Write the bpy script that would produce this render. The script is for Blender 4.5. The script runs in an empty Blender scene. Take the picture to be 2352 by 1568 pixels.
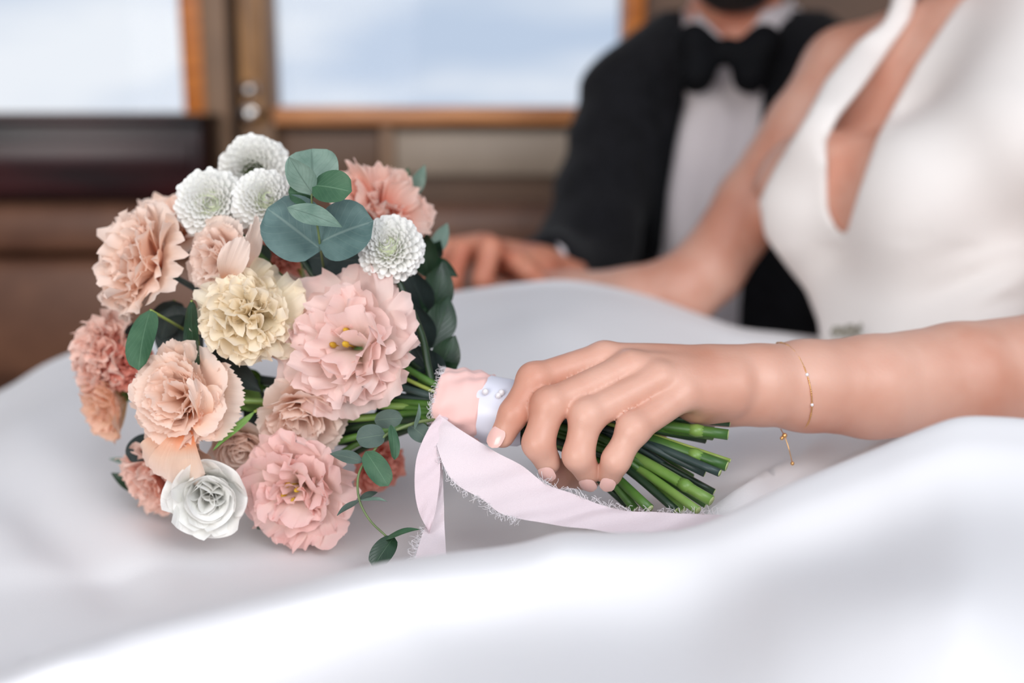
import bpy, math, random
import numpy as np
from mathutils import Vector, Matrix

# ------------------------------------------------------------------ camera
sc = bpy.context.scene
COL = sc.collection
LENS = 40.0
FPX = 2352 / 36 * LENS
PITCH = math.radians(12)
CAM = np.array([0.0, 0.0, 0.92])
RGT = np.array([1.0, 0.0, 0.0])
FWD = np.array([0.0, math.cos(PITCH), -math.sin(PITCH)])
UP = np.array([0.0, math.sin(PITCH), math.cos(PITCH)])
cd = bpy.data.cameras.new('camera')
cam = bpy.data.objects.new('camera', cd)
COL.objects.link(cam)
cam.location = CAM
cam.rotation_euler = (math.pi / 2 - PITCH, 0, 0)
cd.lens = LENS
cd.sensor_width = 36
cd.clip_start = 0.02
cd.dof.use_dof = True
cd.dof.focus_distance = 0.625
cd.dof.aperture_fstop = 3.0
sc.camera = cam

# ------------------------------------------------------------------ world
w = bpy.data.worlds.new('sky')
sc.world = w
w.use_nodes = True
nt = w.node_tree
nt.nodes.clear()
def wn(t, **k):
    n = nt.nodes.new(t)
    for a, b in k.items():
        setattr(n, a, b)
    return n
out = wn('ShaderNodeOutputWorld')
bg = wn('ShaderNodeBackground')
tc = wn('ShaderNodeTexCoord')
mp = wn('ShaderNodeMapping')
mp.inputs['Scale'].default_value = (1.0, 1.0, 5.0)
nz = wn('ShaderNodeTexNoise')
nz.inputs['Scale'].default_value = 2.6
nz.inputs['Detail'].default_value = 5
cr = wn('ShaderNodeValToRGB')
cr.color_ramp.elements[0].position = 0.40
cr.color_ramp.elements[0].color = (0.56, 0.66, 0.82, 1)
cr.color_ramp.elements[1].position = 0.62
cr.color_ramp.elements[1].color = (0.92, 0.95, 1.0, 1)
nt.links.new(tc.outputs['Generated'], mp.inputs['Vector'])
nt.links.new(mp.outputs[0], nz.inputs['Vector'])
nt.links.new(nz.outputs['Fac'], cr.inputs['Fac'])
nt.links.new(cr.outputs['Color'], bg.inputs['Color'])
bg.inputs['Strength'].default_value = 0.95
nt.links.new(bg.outputs[0], out.inputs[0])

# ------------------------------------------------------------------ large lights (added daylight key and warm fill on the camera's side)
def area(name, loc, target, size, sizey, power, color):
    l = bpy.data.lights.new(name, 'AREA')
    l.shape = 'RECTANGLE'
    l.size = size
    l.size_y = sizey
    l.energy = power
    l.color = color
    o = bpy.data.objects.new(name, l)
    COL.objects.link(o)
    o.location = loc
    o.rotation_euler = (Vector(target) - Vector(loc)).to_track_quat('-Z', 'Y').to_euler()
    return o
area('key_light', (1.7, -2.7, 3.3), (0.1, 0.9, 0.75), 2.6, 2.0, 98, (0.93, 0.965, 1.0))  # added cool key above the open front, stands for daylight from front right
area('fill_light', (-1.3, -2.2, 1.35), (0.0, 0.9, 0.75), 1.6, 1.2, 46, (1.0, 0.965, 0.93))  # added low warm fill that brightens the blooms, no window there

sc.view_settings.view_transform = 'Standard'
sc.view_settings.look = 'None'
sc.view_settings.gamma = 1.0
sc.view_settings.use_curve_mapping = False
sc.view_settings.exposure = 0.0

rnd = random.Random(7)

# ------------------------------------------------------------------ helpers
def P(px, py, d):
    return CAM + RGT * ((px - 1176) / FPX * d) - UP * ((py - 784) / FPX * d) + FWD * d

def V(a):
    return Vector((float(a[0]), float(a[1]), float(a[2])))

def lin(c):
    r = []
    for v in c:
        v = v / 255
        r.append(v / 12.92 if v <= 0.04045 else ((v + 0.055) / 1.055) ** 2.4)
    return (*r, 1.0)

def mesh(name, verts, faces, mat=None, parent=None, smooth=True, uv=None):
    me = bpy.data.meshes.new(name)
    me.from_pydata([tuple(map(float, v)) for v in verts], [], [tuple(int(i) for i in f) for f in faces])
    if smooth:
        me.polygons.foreach_set('use_smooth', [True] * len(me.polygons))
    if uv is not None:
        ul = me.uv_layers.new(name='UVMap')
        idx = np.empty(len(me.loops), dtype=np.int32)
        me.loops.foreach_get('vertex_index', idx)
        ul.data.foreach_set('uv', np.asarray(uv, dtype=np.float32)[idx].ravel())
    if mat:
        me.materials.append(mat)
    me.update()
    return me

def link(name, me, parent=None, mw=None):
    o = bpy.data.objects.new(name, me)
    COL.objects.link(o)
    if mw is not None:
        o.matrix_world = mw
    if parent is not None:
        o.parent = parent
        # parents are set up with their own transform; children given in world space
        o.matrix_parent_inverse = parent_inv(parent)
    return o

_PINV = {}
def parent_inv(p):
    if p.name not in _PINV:
        m = p.matrix_basis.copy()
        q = p.parent
        while q is not None:
            m = q.matrix_basis @ m
            q = q.parent
        _PINV[p.name] = m.inverted()
    return _PINV[p.name]

def obj(name, verts, faces, mat, parent=None, smooth=True, uv=None):
    return link(name, mesh(name, verts, faces, mat, smooth=smooth, uv=uv), parent)

def tag(o, label=None, cat=None, group=None, kind=None):
    if label: o['label'] = label
    if cat: o['category'] = cat
    if group: o['group'] = group
    if kind: o['kind'] = kind
    return o

def empty(name, loc, label=None, cat=None, group=None):
    o = bpy.data.objects.new(name, None)
    COL.objects.link(o)
    o.location = V(loc)
    o.empty_display_size = 0.02
    return tag(o, label, cat, group)

def grid_faces(nu, nv, base=0):
    f = []
    for j in range(nv - 1):
        for i in range(nu - 1):
            a = base + j * nu + i
            f.append((a, a + 1, a + nu + 1, a + nu))
    return f

class MB:
    def __init__(s):
        s.v, s.f = [], []
    def add(s, v, f):
        b = len(s.v)
        s.v += [tuple(map(float, x)) for x in v]
        s.f += [tuple(i + b for i in q) for q in f]
        return s
    def box(s, x0, x1, y0, y1, z0, z1, bev=0.0):
        b = min(bev, (x1 - x0) * .45, (y1 - y0) * .45, (z1 - z0) * .45)
        if b <= 0:
            v = [(x, y, z) for z in (z0, z1) for y in (y0, y1) for x in (x0, x1)]
            f = [(0, 2, 3, 1), (4, 5, 7, 6), (0, 1, 5, 4), (2, 6, 7, 3), (0, 4, 6, 2), (1, 3, 7, 5)]
            return s.add(v, f)
        import bmesh
        bm = bmesh.new()
        bmesh.ops.create_cube(bm, size=1)
        for q in bm.verts:
            q.co = Vector(((x0 + x1) / 2 + q.co.x * (x1 - x0), (y0 + y1) / 2 + q.co.y * (y1 - y0), (z0 + z1) / 2 + q.co.z * (z1 - z0)))
        bmesh.ops.bevel(bm, geom=bm.edges[:], offset=b, segments=2, affect='EDGES', profile=0.5)
        bm.verts.index_update()
        vs = [q.co[:] for q in bm.verts]
        fs = [[q.index for q in fc.verts] for fc in bm.faces]
        bm.free()
        return s.add(vs, fs)
    def tube(s, pts, rad, n=8, cap=True):
        pts = [np.asarray(p, float) for p in pts]
        m = len(pts)
        if not hasattr(rad, '__len__'):
            rad = [rad] * m
        ref = None
        v = []
        for i in range(m):
            t = pts[min(i + 1, m - 1)] - pts[max(i - 1, 0)]
            t = t / (np.linalg.norm(t) + 1e-12)
            if ref is None:
                a = np.array([0, 0, 1.0]) if abs(t[2]) < .9 else np.array([1.0, 0, 0])
                ref = np.cross(t, a)
            ref = ref - t * np.dot(ref, t)
            ref /= np.linalg.norm(ref) + 1e-12
            b = np.cross(t, ref)
            for k in range(n):
                an = 2 * math.pi * k / n
                v.append(pts[i] + (ref * math.cos(an) + b * math.sin(an)) * rad[i])
        f = []
        for i in range(m - 1):
            for k in range(n):
                k2 = (k + 1) % n
                f.append((i * n + k, i * n + k2, (i + 1) * n + k2, (i + 1) * n + k))
        if cap:
            f.append(tuple(range(n))[::-1])
            f.append(tuple((m - 1) * n + k for k in range(n)))
        return s.add(v, f)
    def ball(s, c, r, nu=12, nv=8, sc3=(1, 1, 1)):
        v = [(c[0], c[1], c[2] + r * sc3[2])]
        for j in range(1, nv):
            th = math.pi * j / nv
            for i in range(nu):
                ph = 2 * math.pi * i / nu
                v.append((c[0] + r * sc3[0] * math.sin(th) * math.cos(ph), c[1] + r * sc3[1] * math.sin(th) * math.sin(ph), c[2] + r * sc3[2] * math.cos(th)))
        v.append((c[0], c[1], c[2] - r * sc3[2]))
        f = [(0, 1 + i, 1 + (i + 1) % nu) for i in range(nu)]
        for j in range(nv - 2):
            for i in range(nu):
                a = 1 + j * nu + i
                b2 = 1 + j * nu + (i + 1) % nu
                f.append((a, a + nu, b2 + nu, b2))
        L = len(v) - 1
        f += [(L, 1 + (nv - 2) * nu + (i + 1) % nu, 1 + (nv - 2) * nu + i) for i in range(nu)]
        return s.add(v, f)
    def build(s, name, mat, parent=None, smooth=True):
        return obj(name, s.v, s.f, mat, parent, smooth)

def catmull(pts, n):
    """smooth curve through control points, n samples per span"""
    pts = np.asarray(pts, float)
    m = len(pts)
    res = []
    ext = np.vstack([2 * pts[0] - pts[1], pts, 2 * pts[-1] - pts[-2]])
    for i in range(m - 1):
        p0, p1, p2, p3 = ext[i:i + 4]
        for k in range(n):
            t = k / n
            res.append(0.5 * ((2 * p1) + (-p0 + p2) * t + (2 * p0 - 5 * p1 + 4 * p2 - p3) * t * t + (-p0 + 3 * p1 - 3 * p2 + p3) * t ** 3))
    res.append(pts[-1])
    return np.array(res)

# ------------------------------------------------------------------ materials
def new_mat(name):
    m = bpy.data.materials.new(name)
    m.use_nodes = True
    return m, m.node_tree, m.node_tree.nodes['Principled BSDF']

def mat(name, c1, c2=None, rough=0.5, scale=20, stretch=(1, 1, 1), bump=0.0, bscale=None, detail=4, metal=0, sheen=0, sss=0, sssr=(0.01, 0.004, 0.002), coat=0, spec=0.5, lo=0.35, hi=0.65):
    m, t, b = new_mat(name)
    b.inputs['Roughness'].default_value = rough
    b.inputs['Metallic'].default_value = metal
    b.inputs['Specular IOR Level'].default_value = spec
    b.inputs['Sheen Weight'].default_value = sheen
    b.inputs['Coat Weight'].default_value = coat
    b.inputs['Base Color'].default_value = lin(c1)
    if sss:
        b.inputs['Subsurface Weight'].default_value = sss
        b.inputs['Subsurface Radius'].default_value = (1, 0.4, 0.2)
        b.inputs['Subsurface Scale'].default_value = sssr[0]
    if c2 or bump:
        tc = t.nodes.new('ShaderNodeTexCoord')
        mp = t.nodes.new('ShaderNodeMapping')
        mp.inputs['Scale'].default_value = stretch
        t.links.new(tc.outputs['Object'], mp.inputs[0])
    if c2:
        n = t.nodes.new('ShaderNodeTexNoise')
        n.inputs['Scale'].default_value = scale
        n.inputs['Detail'].default_value = detail
        r = t.nodes.new('ShaderNodeValToRGB')
        r.color_ramp.elements[0].position = lo
        r.color_ramp.elements[1].position = hi
        r.color_ramp.elements[0].color = lin(c1)
        r.color_ramp.elements[1].color = lin(c2)
        t.links.new(mp.outputs[0], n.inputs['Vector'])
        t.links.new(n.outputs['Fac'], r.inputs[0])
        t.links.new(r.outputs[0], b.inputs['Base Color'])
    if bump:
        n2 = t.nodes.new('ShaderNodeTexNoise')
        n2.inputs['Scale'].default_value = bscale or scale
        n2.inputs['Detail'].default_value = 6
        bp = t.nodes.new('ShaderNodeBump')
        bp.inputs['Strength'].default_value = bump
        bp.inputs['Distance'].default_value = 0.001
        t.links.new(mp.outputs[0], n2.inputs['Vector'])
        t.links.new(n2.outputs['Fac'], bp.inputs['Height'])
        t.links.new(bp.outputs[0], b.inputs['Normal'])
    return m

def petal_mat(name, base, mid, edge, trans=0.42, rough=0.55, vein=0.35):
    """colour runs from the petal's claw (v = 0) to its rim (v = 1), with faint lengthwise veins"""
    m, t, b = new_mat(name)
    N, L = t.nodes, t.links
    uv = N.new('ShaderNodeUVMap')
    sep = N.new('ShaderNodeSeparateXYZ')
    L.new(uv.outputs[0], sep.inputs[0])
    tc = N.new('ShaderNodeTexCoord')
    n1 = N.new('ShaderNodeTexNoise')
    n1.inputs['Scale'].default_value = 60
    n1.inputs['Detail'].default_value = 3
    L.new(tc.outputs['Object'], n1.inputs['Vector'])
    ma = N.new('ShaderNodeMath'); ma.operation = 'MULTIPLY_ADD'
    ma.inputs[1].default_value = 0.5; ma.inputs[2].default_value = -0.25
    L.new(n1.outputs['Fac'], ma.inputs[0])
    ad = N.new('ShaderNodeMath'); ad.operation = 'ADD'
    L.new(ma.outputs[0], ad.inputs[0]); L.new(sep.outputs['Y'], ad.inputs[1])
    r = N.new('ShaderNodeValToRGB')
    e = r.color_ramp.elements
    e[0].position = 0.05; e[0].color = lin(base)
    e[1].position = 0.97; e[1].color = lin(edge)
    k = e.new(0.5); k.color = lin(mid)
    L.new(ad.outputs[0], r.inputs[0])
    # veins
    mp = N.new('ShaderNodeMapping'); mp.inputs['Scale'].default_value = (26, 1.6, 1)
    L.new(uv.outputs[0], mp.inputs[0])
    n2 = N.new('ShaderNodeTexNoise'); n2.inputs['Scale'].default_value = 1.0; n2.inputs['Detail'].default_value = 3
    L.new(mp.outputs[0], n2.inputs['Vector'])
    bp = N.new('ShaderNodeBump'); bp.inputs['Strength'].default_value = vein; bp.inputs['Distance'].default_value = 0.0012
    L.new(n2.outputs['Fac'], bp.inputs['Height'])
    L.new(bp.outputs[0], b.inputs['Normal'])
    L.new(r.outputs[0], b.inputs['Base Color'])
    b.inputs['Roughness'].default_value = rough
    b.inputs['Specular IOR Level'].default_value = 0.25
    b.inputs['Sheen Weight'].default_value = 0.15
    tr = N.new('ShaderNodeBsdfTranslucent')
    L.new(r.outputs[0], tr.inputs['Color'])
    mx = N.new('ShaderNodeMixShader'); mx.inputs[0].default_value = trans
    L.new(b.outputs[0], mx.inputs[1]); L.new(tr.outputs[0], mx.inputs[2])
    L.new(mx.outputs[0], N['Material Output'].inputs['Surface'])
    return m

def leaf_mat(name, c1, c2, vein, rough=0.5, spec=0.4, trans=0.08, speck=40):
    m, t, b = new_mat(name)
    N, L = t.nodes, t.links
    uv = N.new('ShaderNodeUVMap')
    tc = N.new('ShaderNodeTexCoord')
    n1 = N.new('ShaderNodeTexNoise'); n1.inputs['Scale'].default_value = speck * 2; n1.inputs['Detail'].default_value = 6
    L.new(tc.outputs['Object'], n1.inputs['Vector'])
    r = N.new('ShaderNodeValToRGB')
    r.color_ramp.elements[0].position = 0.3; r.color_ramp.elements[0].color = lin(c1)
    r.color_ramp.elements[1].position = 0.7; r.color_ramp.elements[1].color = lin(c2)
    L.new(n1.outputs['Fac'], r.inputs[0])
    sep = N.new('ShaderNodeSeparateXYZ'); L.new(uv.outputs[0], sep.inputs[0])
    # side veins: sine of v - |u|
    ab = N.new('ShaderNodeMath'); ab.operation = 'SUBTRACT'; ab.inputs[1].default_value = 0.5; L.new(sep.outputs['X'], ab.inputs[0])
    ab2 = N.new('ShaderNodeMath'); ab2.operation = 'ABSOLUTE'; L.new(ab.outputs[0], ab2.inputs[0])
    sb = N.new('ShaderNodeMath'); sb.operation = 'MULTIPLY_ADD'; sb.inputs[1].default_value = -0.9; L.new(ab2.outputs[0], sb.inputs[0]); L.new(sep.outputs['Y'], sb.inputs[2])
    ml = N.new('ShaderNodeMath'); ml.operation = 'MULTIPLY'; ml.inputs[1].default_value = 46; L.new(sb.outputs[0], ml.inputs[0])
    sn = N.new('ShaderNodeMath'); sn.operation = 'SINE'; L.new(ml.outputs[0], sn.inputs[0])
    pw = N.new('ShaderNodeMapRange'); pw.inputs[1].default_value = 0.86; pw.inputs[2].default_value = 1.0; L.new(sn.outputs[0], pw.inputs[0])
    mid = N.new('ShaderNodeMapRange'); mid.inputs[1].default_value = 0.03; mid.inputs[2].default_value = 0.008; L.new(ab2.outputs[0], mid.inputs[0])
    h = N.new('ShaderNodeMath'); h.operation = 'MULTIPLY'; h.inputs[1].default_value = 0.3; L.new(pw.outputs[0], h.inputs[0])
    mx0 = N.new('ShaderNodeMath'); mx0.operation = 'MAXIMUM'; L.new(h.outputs[0], mx0.inputs[0]); L.new(mid.outputs[0], mx0.inputs[1])
    m2 = N.new('ShaderNodeMath'); m2.operation = 'MULTIPLY'; m2.inputs[1].default_value = 0.55; L.new(mx0.outputs[0], m2.inputs[0])
    mc = N.new('ShaderNodeMix'); mc.data_type = 'RGBA'
    L.new(m2.outputs[0], mc.inputs[0]); L.new(r.outputs[0], mc.inputs[6]); mc.inputs[7].default_value = lin(vein)
    L.new(mc.outputs[2], b.inputs['Base Color'])
    bp = N.new('ShaderNodeBump'); bp.inputs['Strength'].default_value = 0.35; bp.inputs['Distance'].default_value = 0.0008
    L.new(mx0.outputs[0], bp.inputs['Height']); L.new(bp.outputs[0], b.inputs['Normal'])
    b.inputs['Roughness'].default_value = rough
    b.inputs['Specular IOR Level'].default_value = spec
    tr = N.new('ShaderNodeBsdfTranslucent'); L.new(mc.outputs[2], tr.inputs['Color'])
    ms = N.new('ShaderNodeMixShader'); ms.inputs[0].default_value = trans
    L.new(b.outputs[0], ms.inputs[1]); L.new(tr.outputs[0], ms.inputs[2])
    L.new(ms.outputs[0], N['Material Output'].inputs['Surface'])
    return m

M = {}
M['wood_orange'] = mat('orange_varnished_wood', (232, 140, 58), (190, 106, 42), rough=0.35, scale=8, stretch=(1, 1, 8), detail=6)
M['wood_sill'] = mat('sill_wood', (228, 156, 100), (184, 118, 72), rough=0.35, scale=7, stretch=(1, 1, 8))
M['wood_gold'] = mat('golden_wood', (190, 140, 88), (130, 92, 58), rough=0.4, scale=6, stretch=(6, 6, 1), detail=6)
M['brown_panel'] = mat('brown_panel', (116, 84, 62), (102, 74, 54), rough=0.5, scale=5)
M['brown_seat'] = mat('brown_leather', (122, 84, 64), (104, 70, 54), rough=0.42, scale=12, bump=0.3, bscale=300)
M['grey_panel'] = mat('grey_panel', (172, 154, 136), (156, 138, 120), rough=0.45, scale=4)
M['dark_lacquer'] = mat('dark_lacquer', (66, 22, 24), (26, 10, 14), rough=0.28, scale=3, stretch=(1, 1, 4), spec=0.35)
M['taupe'] = mat('taupe_paint', (150, 116, 88), (130, 100, 76), rough=0.5, scale=6)
M['dark_gap'] = mat('dark_brown', (48, 34, 26), rough=0.6)
M['chrome'] = mat('chrome', (210, 205, 200), rough=0.2, metal=1)
M['floor'] = mat('floor_wood', (70, 52, 40), (52, 38, 30), rough=0.5, scale=4, stretch=(8, 1, 1))
M['satin'] = mat('white_satin', (235, 232, 232), (230, 227, 228), rough=0.6, scale=3, sheen=0.25, bump=0.12, bscale=900, spec=0.25)
M['bodice'] = mat('ivory_crepe', (234, 226, 220), (226, 218, 212), rough=0.55, scale=6, sheen=0.2, bump=0.15, bscale=700)
M['skin'] = mat('skin_bride', (216, 168, 148), (200, 140, 117), rough=0.42, scale=16, sss=0.18, sssr=(0.012,), bump=0.12, bscale=420, detail=3, spec=0.45)
M['skin_man'] = mat('skin_groom', (218, 150, 122), (196, 118, 92), rough=0.5, scale=22, sss=0.2, sssr=(0.012,), bump=0.1, bscale=300, spec=0.4)
M['nail'] = mat('nail', (232, 186, 176), rough=0.25, sss=0.2, sssr=(0.004,), coat=0.4)
M['suit'] = mat('black_wool', (24, 24, 28), (17, 17, 20), rough=0.9, scale=60, spec=0.2, sheen=0.06, bump=0.3, bscale=900)
M['black_satin'] = mat('black_bow', (5, 6, 9), (8, 9, 14), rough=0.8, spec=0.2, scale=20)
M['shirt'] = mat('white_shirt', (224, 214, 214), (214, 204, 206), rough=0.7, scale=8)
M['hair_dark'] = mat('dark_hair', (34, 24, 20), (18, 12, 10), rough=0.6, scale=90, stretch=(1, 1, 6), bump=0.6, bscale=400)
M['gold'] = mat('gold', (226, 176, 116), rough=0.3, metal=0.9)
M['silver'] = mat('silver_beads', (170, 164, 150), (110, 104, 92), rough=0.4, metal=0.3, scale=300)
M['ribbon'] = mat('blush_ribbon', (226, 211, 214), (220, 203, 207), rough=0.75, scale=10, bump=0.35, bscale=1500, sheen=0.3)
M['ribbon_dusk'] = mat('blush_ribbon_back', (222, 202, 206), (214, 194, 199), rough=0.8, scale=10, bump=0.35, bscale=1500)
M['wrap'] = mat('pink_wrap', (240, 196, 188), (232, 180, 172), rough=0.5, scale=12, sheen=0.3)
M['wrap_white'] = mat('silvery_satin', (222, 222, 232), (212, 210, 224), rough=0.35, scale=10, sheen=0.2)
M['thread'] = mat('thread', (236, 230, 232), rough=0.8)
M['pearl'] = mat('pearl', (232, 228, 230), rough=0.15, coat=0.6)
M['stem'] = mat('green_stem', (84, 124, 52), (52, 92, 36), rough=0.42, scale=40, stretch=(1, 1, 1), spec=0.5)
M['stem_light'] = mat('light_stem', (134, 164, 84), (96, 138, 56), rough=0.4, scale=40, spec=0.5)
M['stem_dark'] = mat('dark_stem', (40, 66, 38), (26, 48, 30), rough=0.42, scale=40, spec=0.5)
M['stem_blue'] = mat('bluish_stem', (58, 76, 72), (42, 60, 58), rough=0.45, scale=40)
M['stem_yellow'] = mat('yellow_stem', (164, 176, 88), (130, 152, 66), rough=0.45, scale=40)
M['euc_stem'] = mat('sprig_stem', (112, 128, 78), (92, 108, 66), rough=0.5, scale=60)
M['cut'] = mat('cut_end', (196, 204, 150), (160, 176, 110), rough=0.7, scale=200)
M['euc'] = leaf_mat('eucalyptus_blue', (66, 92, 90), (96, 122, 118), (128, 148, 140), rough=0.55)
M['euc_grey'] = leaf_mat('eucalyptus_grey', (98, 124, 110), (134, 156, 142), (78, 98, 86), rough=0.6)
M['euc_green'] = leaf_mat('eucalyptus_green', (48, 84, 58), (70, 106, 76), (100, 134, 104), rough=0.5)
M['euc_dusk'] = leaf_mat('eucalyptus_dusky', (66, 84, 76), (88, 104, 94), (112, 130, 112), rough=0.55)
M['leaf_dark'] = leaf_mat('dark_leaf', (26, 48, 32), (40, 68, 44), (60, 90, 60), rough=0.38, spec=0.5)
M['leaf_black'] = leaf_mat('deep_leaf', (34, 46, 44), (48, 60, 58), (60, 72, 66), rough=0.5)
M['sepal'] = leaf_mat('sepal_green', (92, 136, 60), (126, 164, 86), (150, 180, 110), rough=0.4)
M['anther'] = mat('anther', (206, 170, 40), (170, 120, 20), rough=0.6, scale=80)
M['mum_disc'] = mat('mum_disc', (226, 230, 206), (206, 216, 172), rough=0.7, scale=200)
M['eye'] = mat('green_eye', (70, 84, 40), (44, 50, 26), rough=0.7, scale=300)
M['p_peach'] = petal_mat('petal_peach', (244, 160, 110), (253, 220, 196), (254, 232, 218))
M['p_coral'] = petal_mat('petal_coral', (240, 138, 108), (251, 198, 178), (253, 222, 208))
M['p_pale'] = petal_mat('petal_pale_peach', (242, 188, 156), (252, 226, 210), (253, 234, 222))
M['p_pink'] = petal_mat('petal_blush', (250, 218, 184), (254, 240, 232), (253, 224, 217))
M['p_pink2'] = petal_mat('petal_pink_rim', (236, 160, 126), (254, 236, 226), (250, 212, 206))
M['p_cream'] = petal_mat('petal_cream', (250, 214, 150), (254, 240, 208), (255, 243, 222))
M['p_beige'] = petal_mat('petal_beige', (246, 206, 146), (250, 222, 188), (250, 208, 184))
M['p_white'] = petal_mat('petal_white', (226, 230, 206), (246, 245, 238), (249, 247, 243), trans=0.2)
M['p_mum'] = petal_mat('petal_mum', (196, 206, 150), (248, 248, 240), (252, 250, 246), trans=0.2, vein=0.15)
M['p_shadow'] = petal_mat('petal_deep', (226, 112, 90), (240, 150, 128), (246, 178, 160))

# ------------------------------------------------------------------ implicit surfaces
def smin(a, b, k):
    h = np.clip(0.5 + 0.5 * (b - a) / k, 0, 1)
    return b + (a - b) * h - k * h * (1 - h)

class Field:
    """signed distance on a grid, filled primitive by primitive inside its own box"""
    BIG = 0.5
    def __init__(s, lo, hi, h, origin=None):
        s.h = h
        s.lo = np.array(lo, float)
        s.n = np.ceil((np.array(hi, float) - s.lo) / h).astype(int) + 1
        s.ax = [s.lo[i] + h * np.arange(s.n[i]) for i in range(3)]
        s.D = np.full(s.n, s.BIG, np.float32)
    def blank(s):
        f = Field.__new__(Field)
        f.h, f.lo, f.n, f.ax = s.h, s.lo, s.n, s.ax
        f.D = np.full(s.n, s.BIG, np.float32)
        return f
    def sl(s, lo, hi):
        a = np.clip(np.floor((np.asarray(lo) - s.lo) / s.h).astype(int), 0, s.n)
        b = np.clip(np.ceil((np.asarray(hi) - s.lo) / s.h).astype(int) + 1, 0, s.n)
        if np.any(b <= a):
            return None, None
        g = np.meshgrid(*[s.ax[i][a[i]:b[i]] for i in range(3)], indexing='ij')
        return tuple(slice(a[i], b[i]) for i in range(3)), np.stack(g, -1)
    def put(s, S, d, k):
        s.D[S] = smin(s.D[S], d, k) if k > 0 else np.minimum(s.D[S], d)
    def cone(s, a, b, ra, rb, k=0.004):
        a = np.asarray(a, float); b = np.asarray(b, float)
        m = max(ra, rb) + 2 * k + 3 * s.h
        S, p = s.sl(np.minimum(a, b) - m, np.maximum(a, b) + m)
        if S is None: return s
        ba = b - a
        t = np.clip(((p - a) @ ba) / (ba @ ba + 1e-12), 0, 1)
        d = np.linalg.norm(p - a - t[..., None] * ba, axis=-1) - (ra + (rb - ra) * t)
        s.put(S, d, k)
        return s
    def chain(s, pts, rs, k=0.004):
        for i in range(len(pts) - 1):
            s.cone(pts[i], pts[i + 1], rs[i], rs[i + 1], k)
        return s
    def ell(s, c, axes, r, k=0.01):
        """axes: 3x3 rows = unit axes, r = radii"""
        c = np.asarray(c, float); A = np.asarray(axes, float); r = np.asarray(r, float)
        m = r.max() + 2 * k + 3 * s.h
        S, p = s.sl(c - m, c + m)
        if S is None: return s
        q = (p - c) @ A.T
        k0 = np.linalg.norm(q / r, axis=-1)
        k1 = np.linalg.norm(q / (r * r), axis=-1) + 1e-9
        d = k0 * (k0 - 1) / k1
        d = np.where(k0 < 0.02, -r.min(), d)
        s.put(S, d, k)
        return s
    def merge(s, o, k):
        s.D = smin(s.D, o.D, k) if k > 0 else np.minimum(s.D, o.D)
        return s
    def points(s):
        return np.stack(np.meshgrid(*s.ax, indexing='ij'), -1)
    def nets(s, smooth=2):
        D = s.D
        n = s.n
        neg = D < 0
        # active cells
        cnt = np.zeros(np.array(n) - 1, np.int8)
        corners = [(i, j, k) for i in (0, 1) for j in (0, 1) for k in (0, 1)]
        for (i, j, k) in corners:
            cnt += neg[i:n[0] - 1 + i, j:n[1] - 1 + j, k:n[2] - 1 + k]
        act = (cnt > 0) & (cnt < 8)
        idx = np.full(act.shape, -1, np.int64)
        cells = np.argwhere(act)
        idx[act] = np.arange(len(cells))
        acc = np.zeros((len(cells), 3)); c = np.zeros(len(cells))
        for a in corners:
            for ax in range(3):
                if a[ax] == 1: continue
                b = list(a); b[ax] = 1
                va = D[cells[:, 0] + a[0], cells[:, 1] + a[1], cells[:, 2] + a[2]]
                vb = D[cells[:, 0] + b[0], cells[:, 1] + b[1], cells[:, 2] + b[2]]
                mk = (va < 0) != (vb < 0)
                t = np.where(mk, va / (va - vb + 1e-20), 0)
                pt = np.array(a, float)[None, :].repeat(len(cells), 0)
                pt[:, ax] += t
                acc[mk] += pt[mk]; c[mk] += 1
        v = s.lo + (cells + acc / c[:, None]) * s.h
        faces = []
        for ax in range(3):
            o1, o2 = [(1, 2), (2, 0), (0, 1)][ax]
            sh = [slice(None)] * 3; sh2 = [slice(None)] * 3
            sh[ax] = slice(0, n[ax] - 1); sh2[ax] = slice(1, n[ax])
            A, B = neg[tuple(sh)], neg[tuple(sh2)]
            e = np.argwhere(A != B)
            e = e[(e[:, o1] > 0) & (e[:, o2] > 0) & (e[:, o1] < n[o1] - 1) & (e[:, o2] < n[o2] - 1)]
            if not len(e): continue
            def cell(d1, d2):
                q = e.copy(); q[:, o1] -= d1; q[:, o2] -= d2
                return idx[q[:, 0], q[:, 1], q[:, 2]]
            q = np.stack([cell(1, 1), cell(0, 1), cell(0, 0), cell(1, 0)], 1)
            inside = A[e[:, 0], e[:, 1], e[:, 2]]
            q[~inside] = q[~inside][:, ::-1]
            faces.append(q)
        f = np.vstack(faces)
        for _ in range(smooth):
            sm = np.zeros_like(v); ct = np.zeros(len(v))
            for i in range(4):
                a, b = f[:, i], f[:, (i + 1) % 4]
                np.add.at(sm, a, v[b]); np.add.at(ct, a, 1)
                np.add.at(sm, b, v[a]); np.add.at(ct, b, 1)
            v = v * 0.5 + 0.5 * sm / np.maximum(ct, 1)[:, None]
        return v, f

def project(p):
    q = p - CAM
    d = q @ FWD
    return 1176 + (q @ RGT) / d * FPX, 784 - (q @ UP) / d * FPX, d

def inside_poly(x, y, poly):
    r = np.zeros(x.shape, bool)
    n = len(poly)
    for i in range(n):
        x0, y0 = poly[i]; x1, y1 = poly[(i + 1) % n]
        c = ((y0 > y) != (y1 > y)) & (x < (x1 - x0) * (y - y0) / (y1 - y0 + 1e-9) + x0)
        r ^= c
    return r

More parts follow.
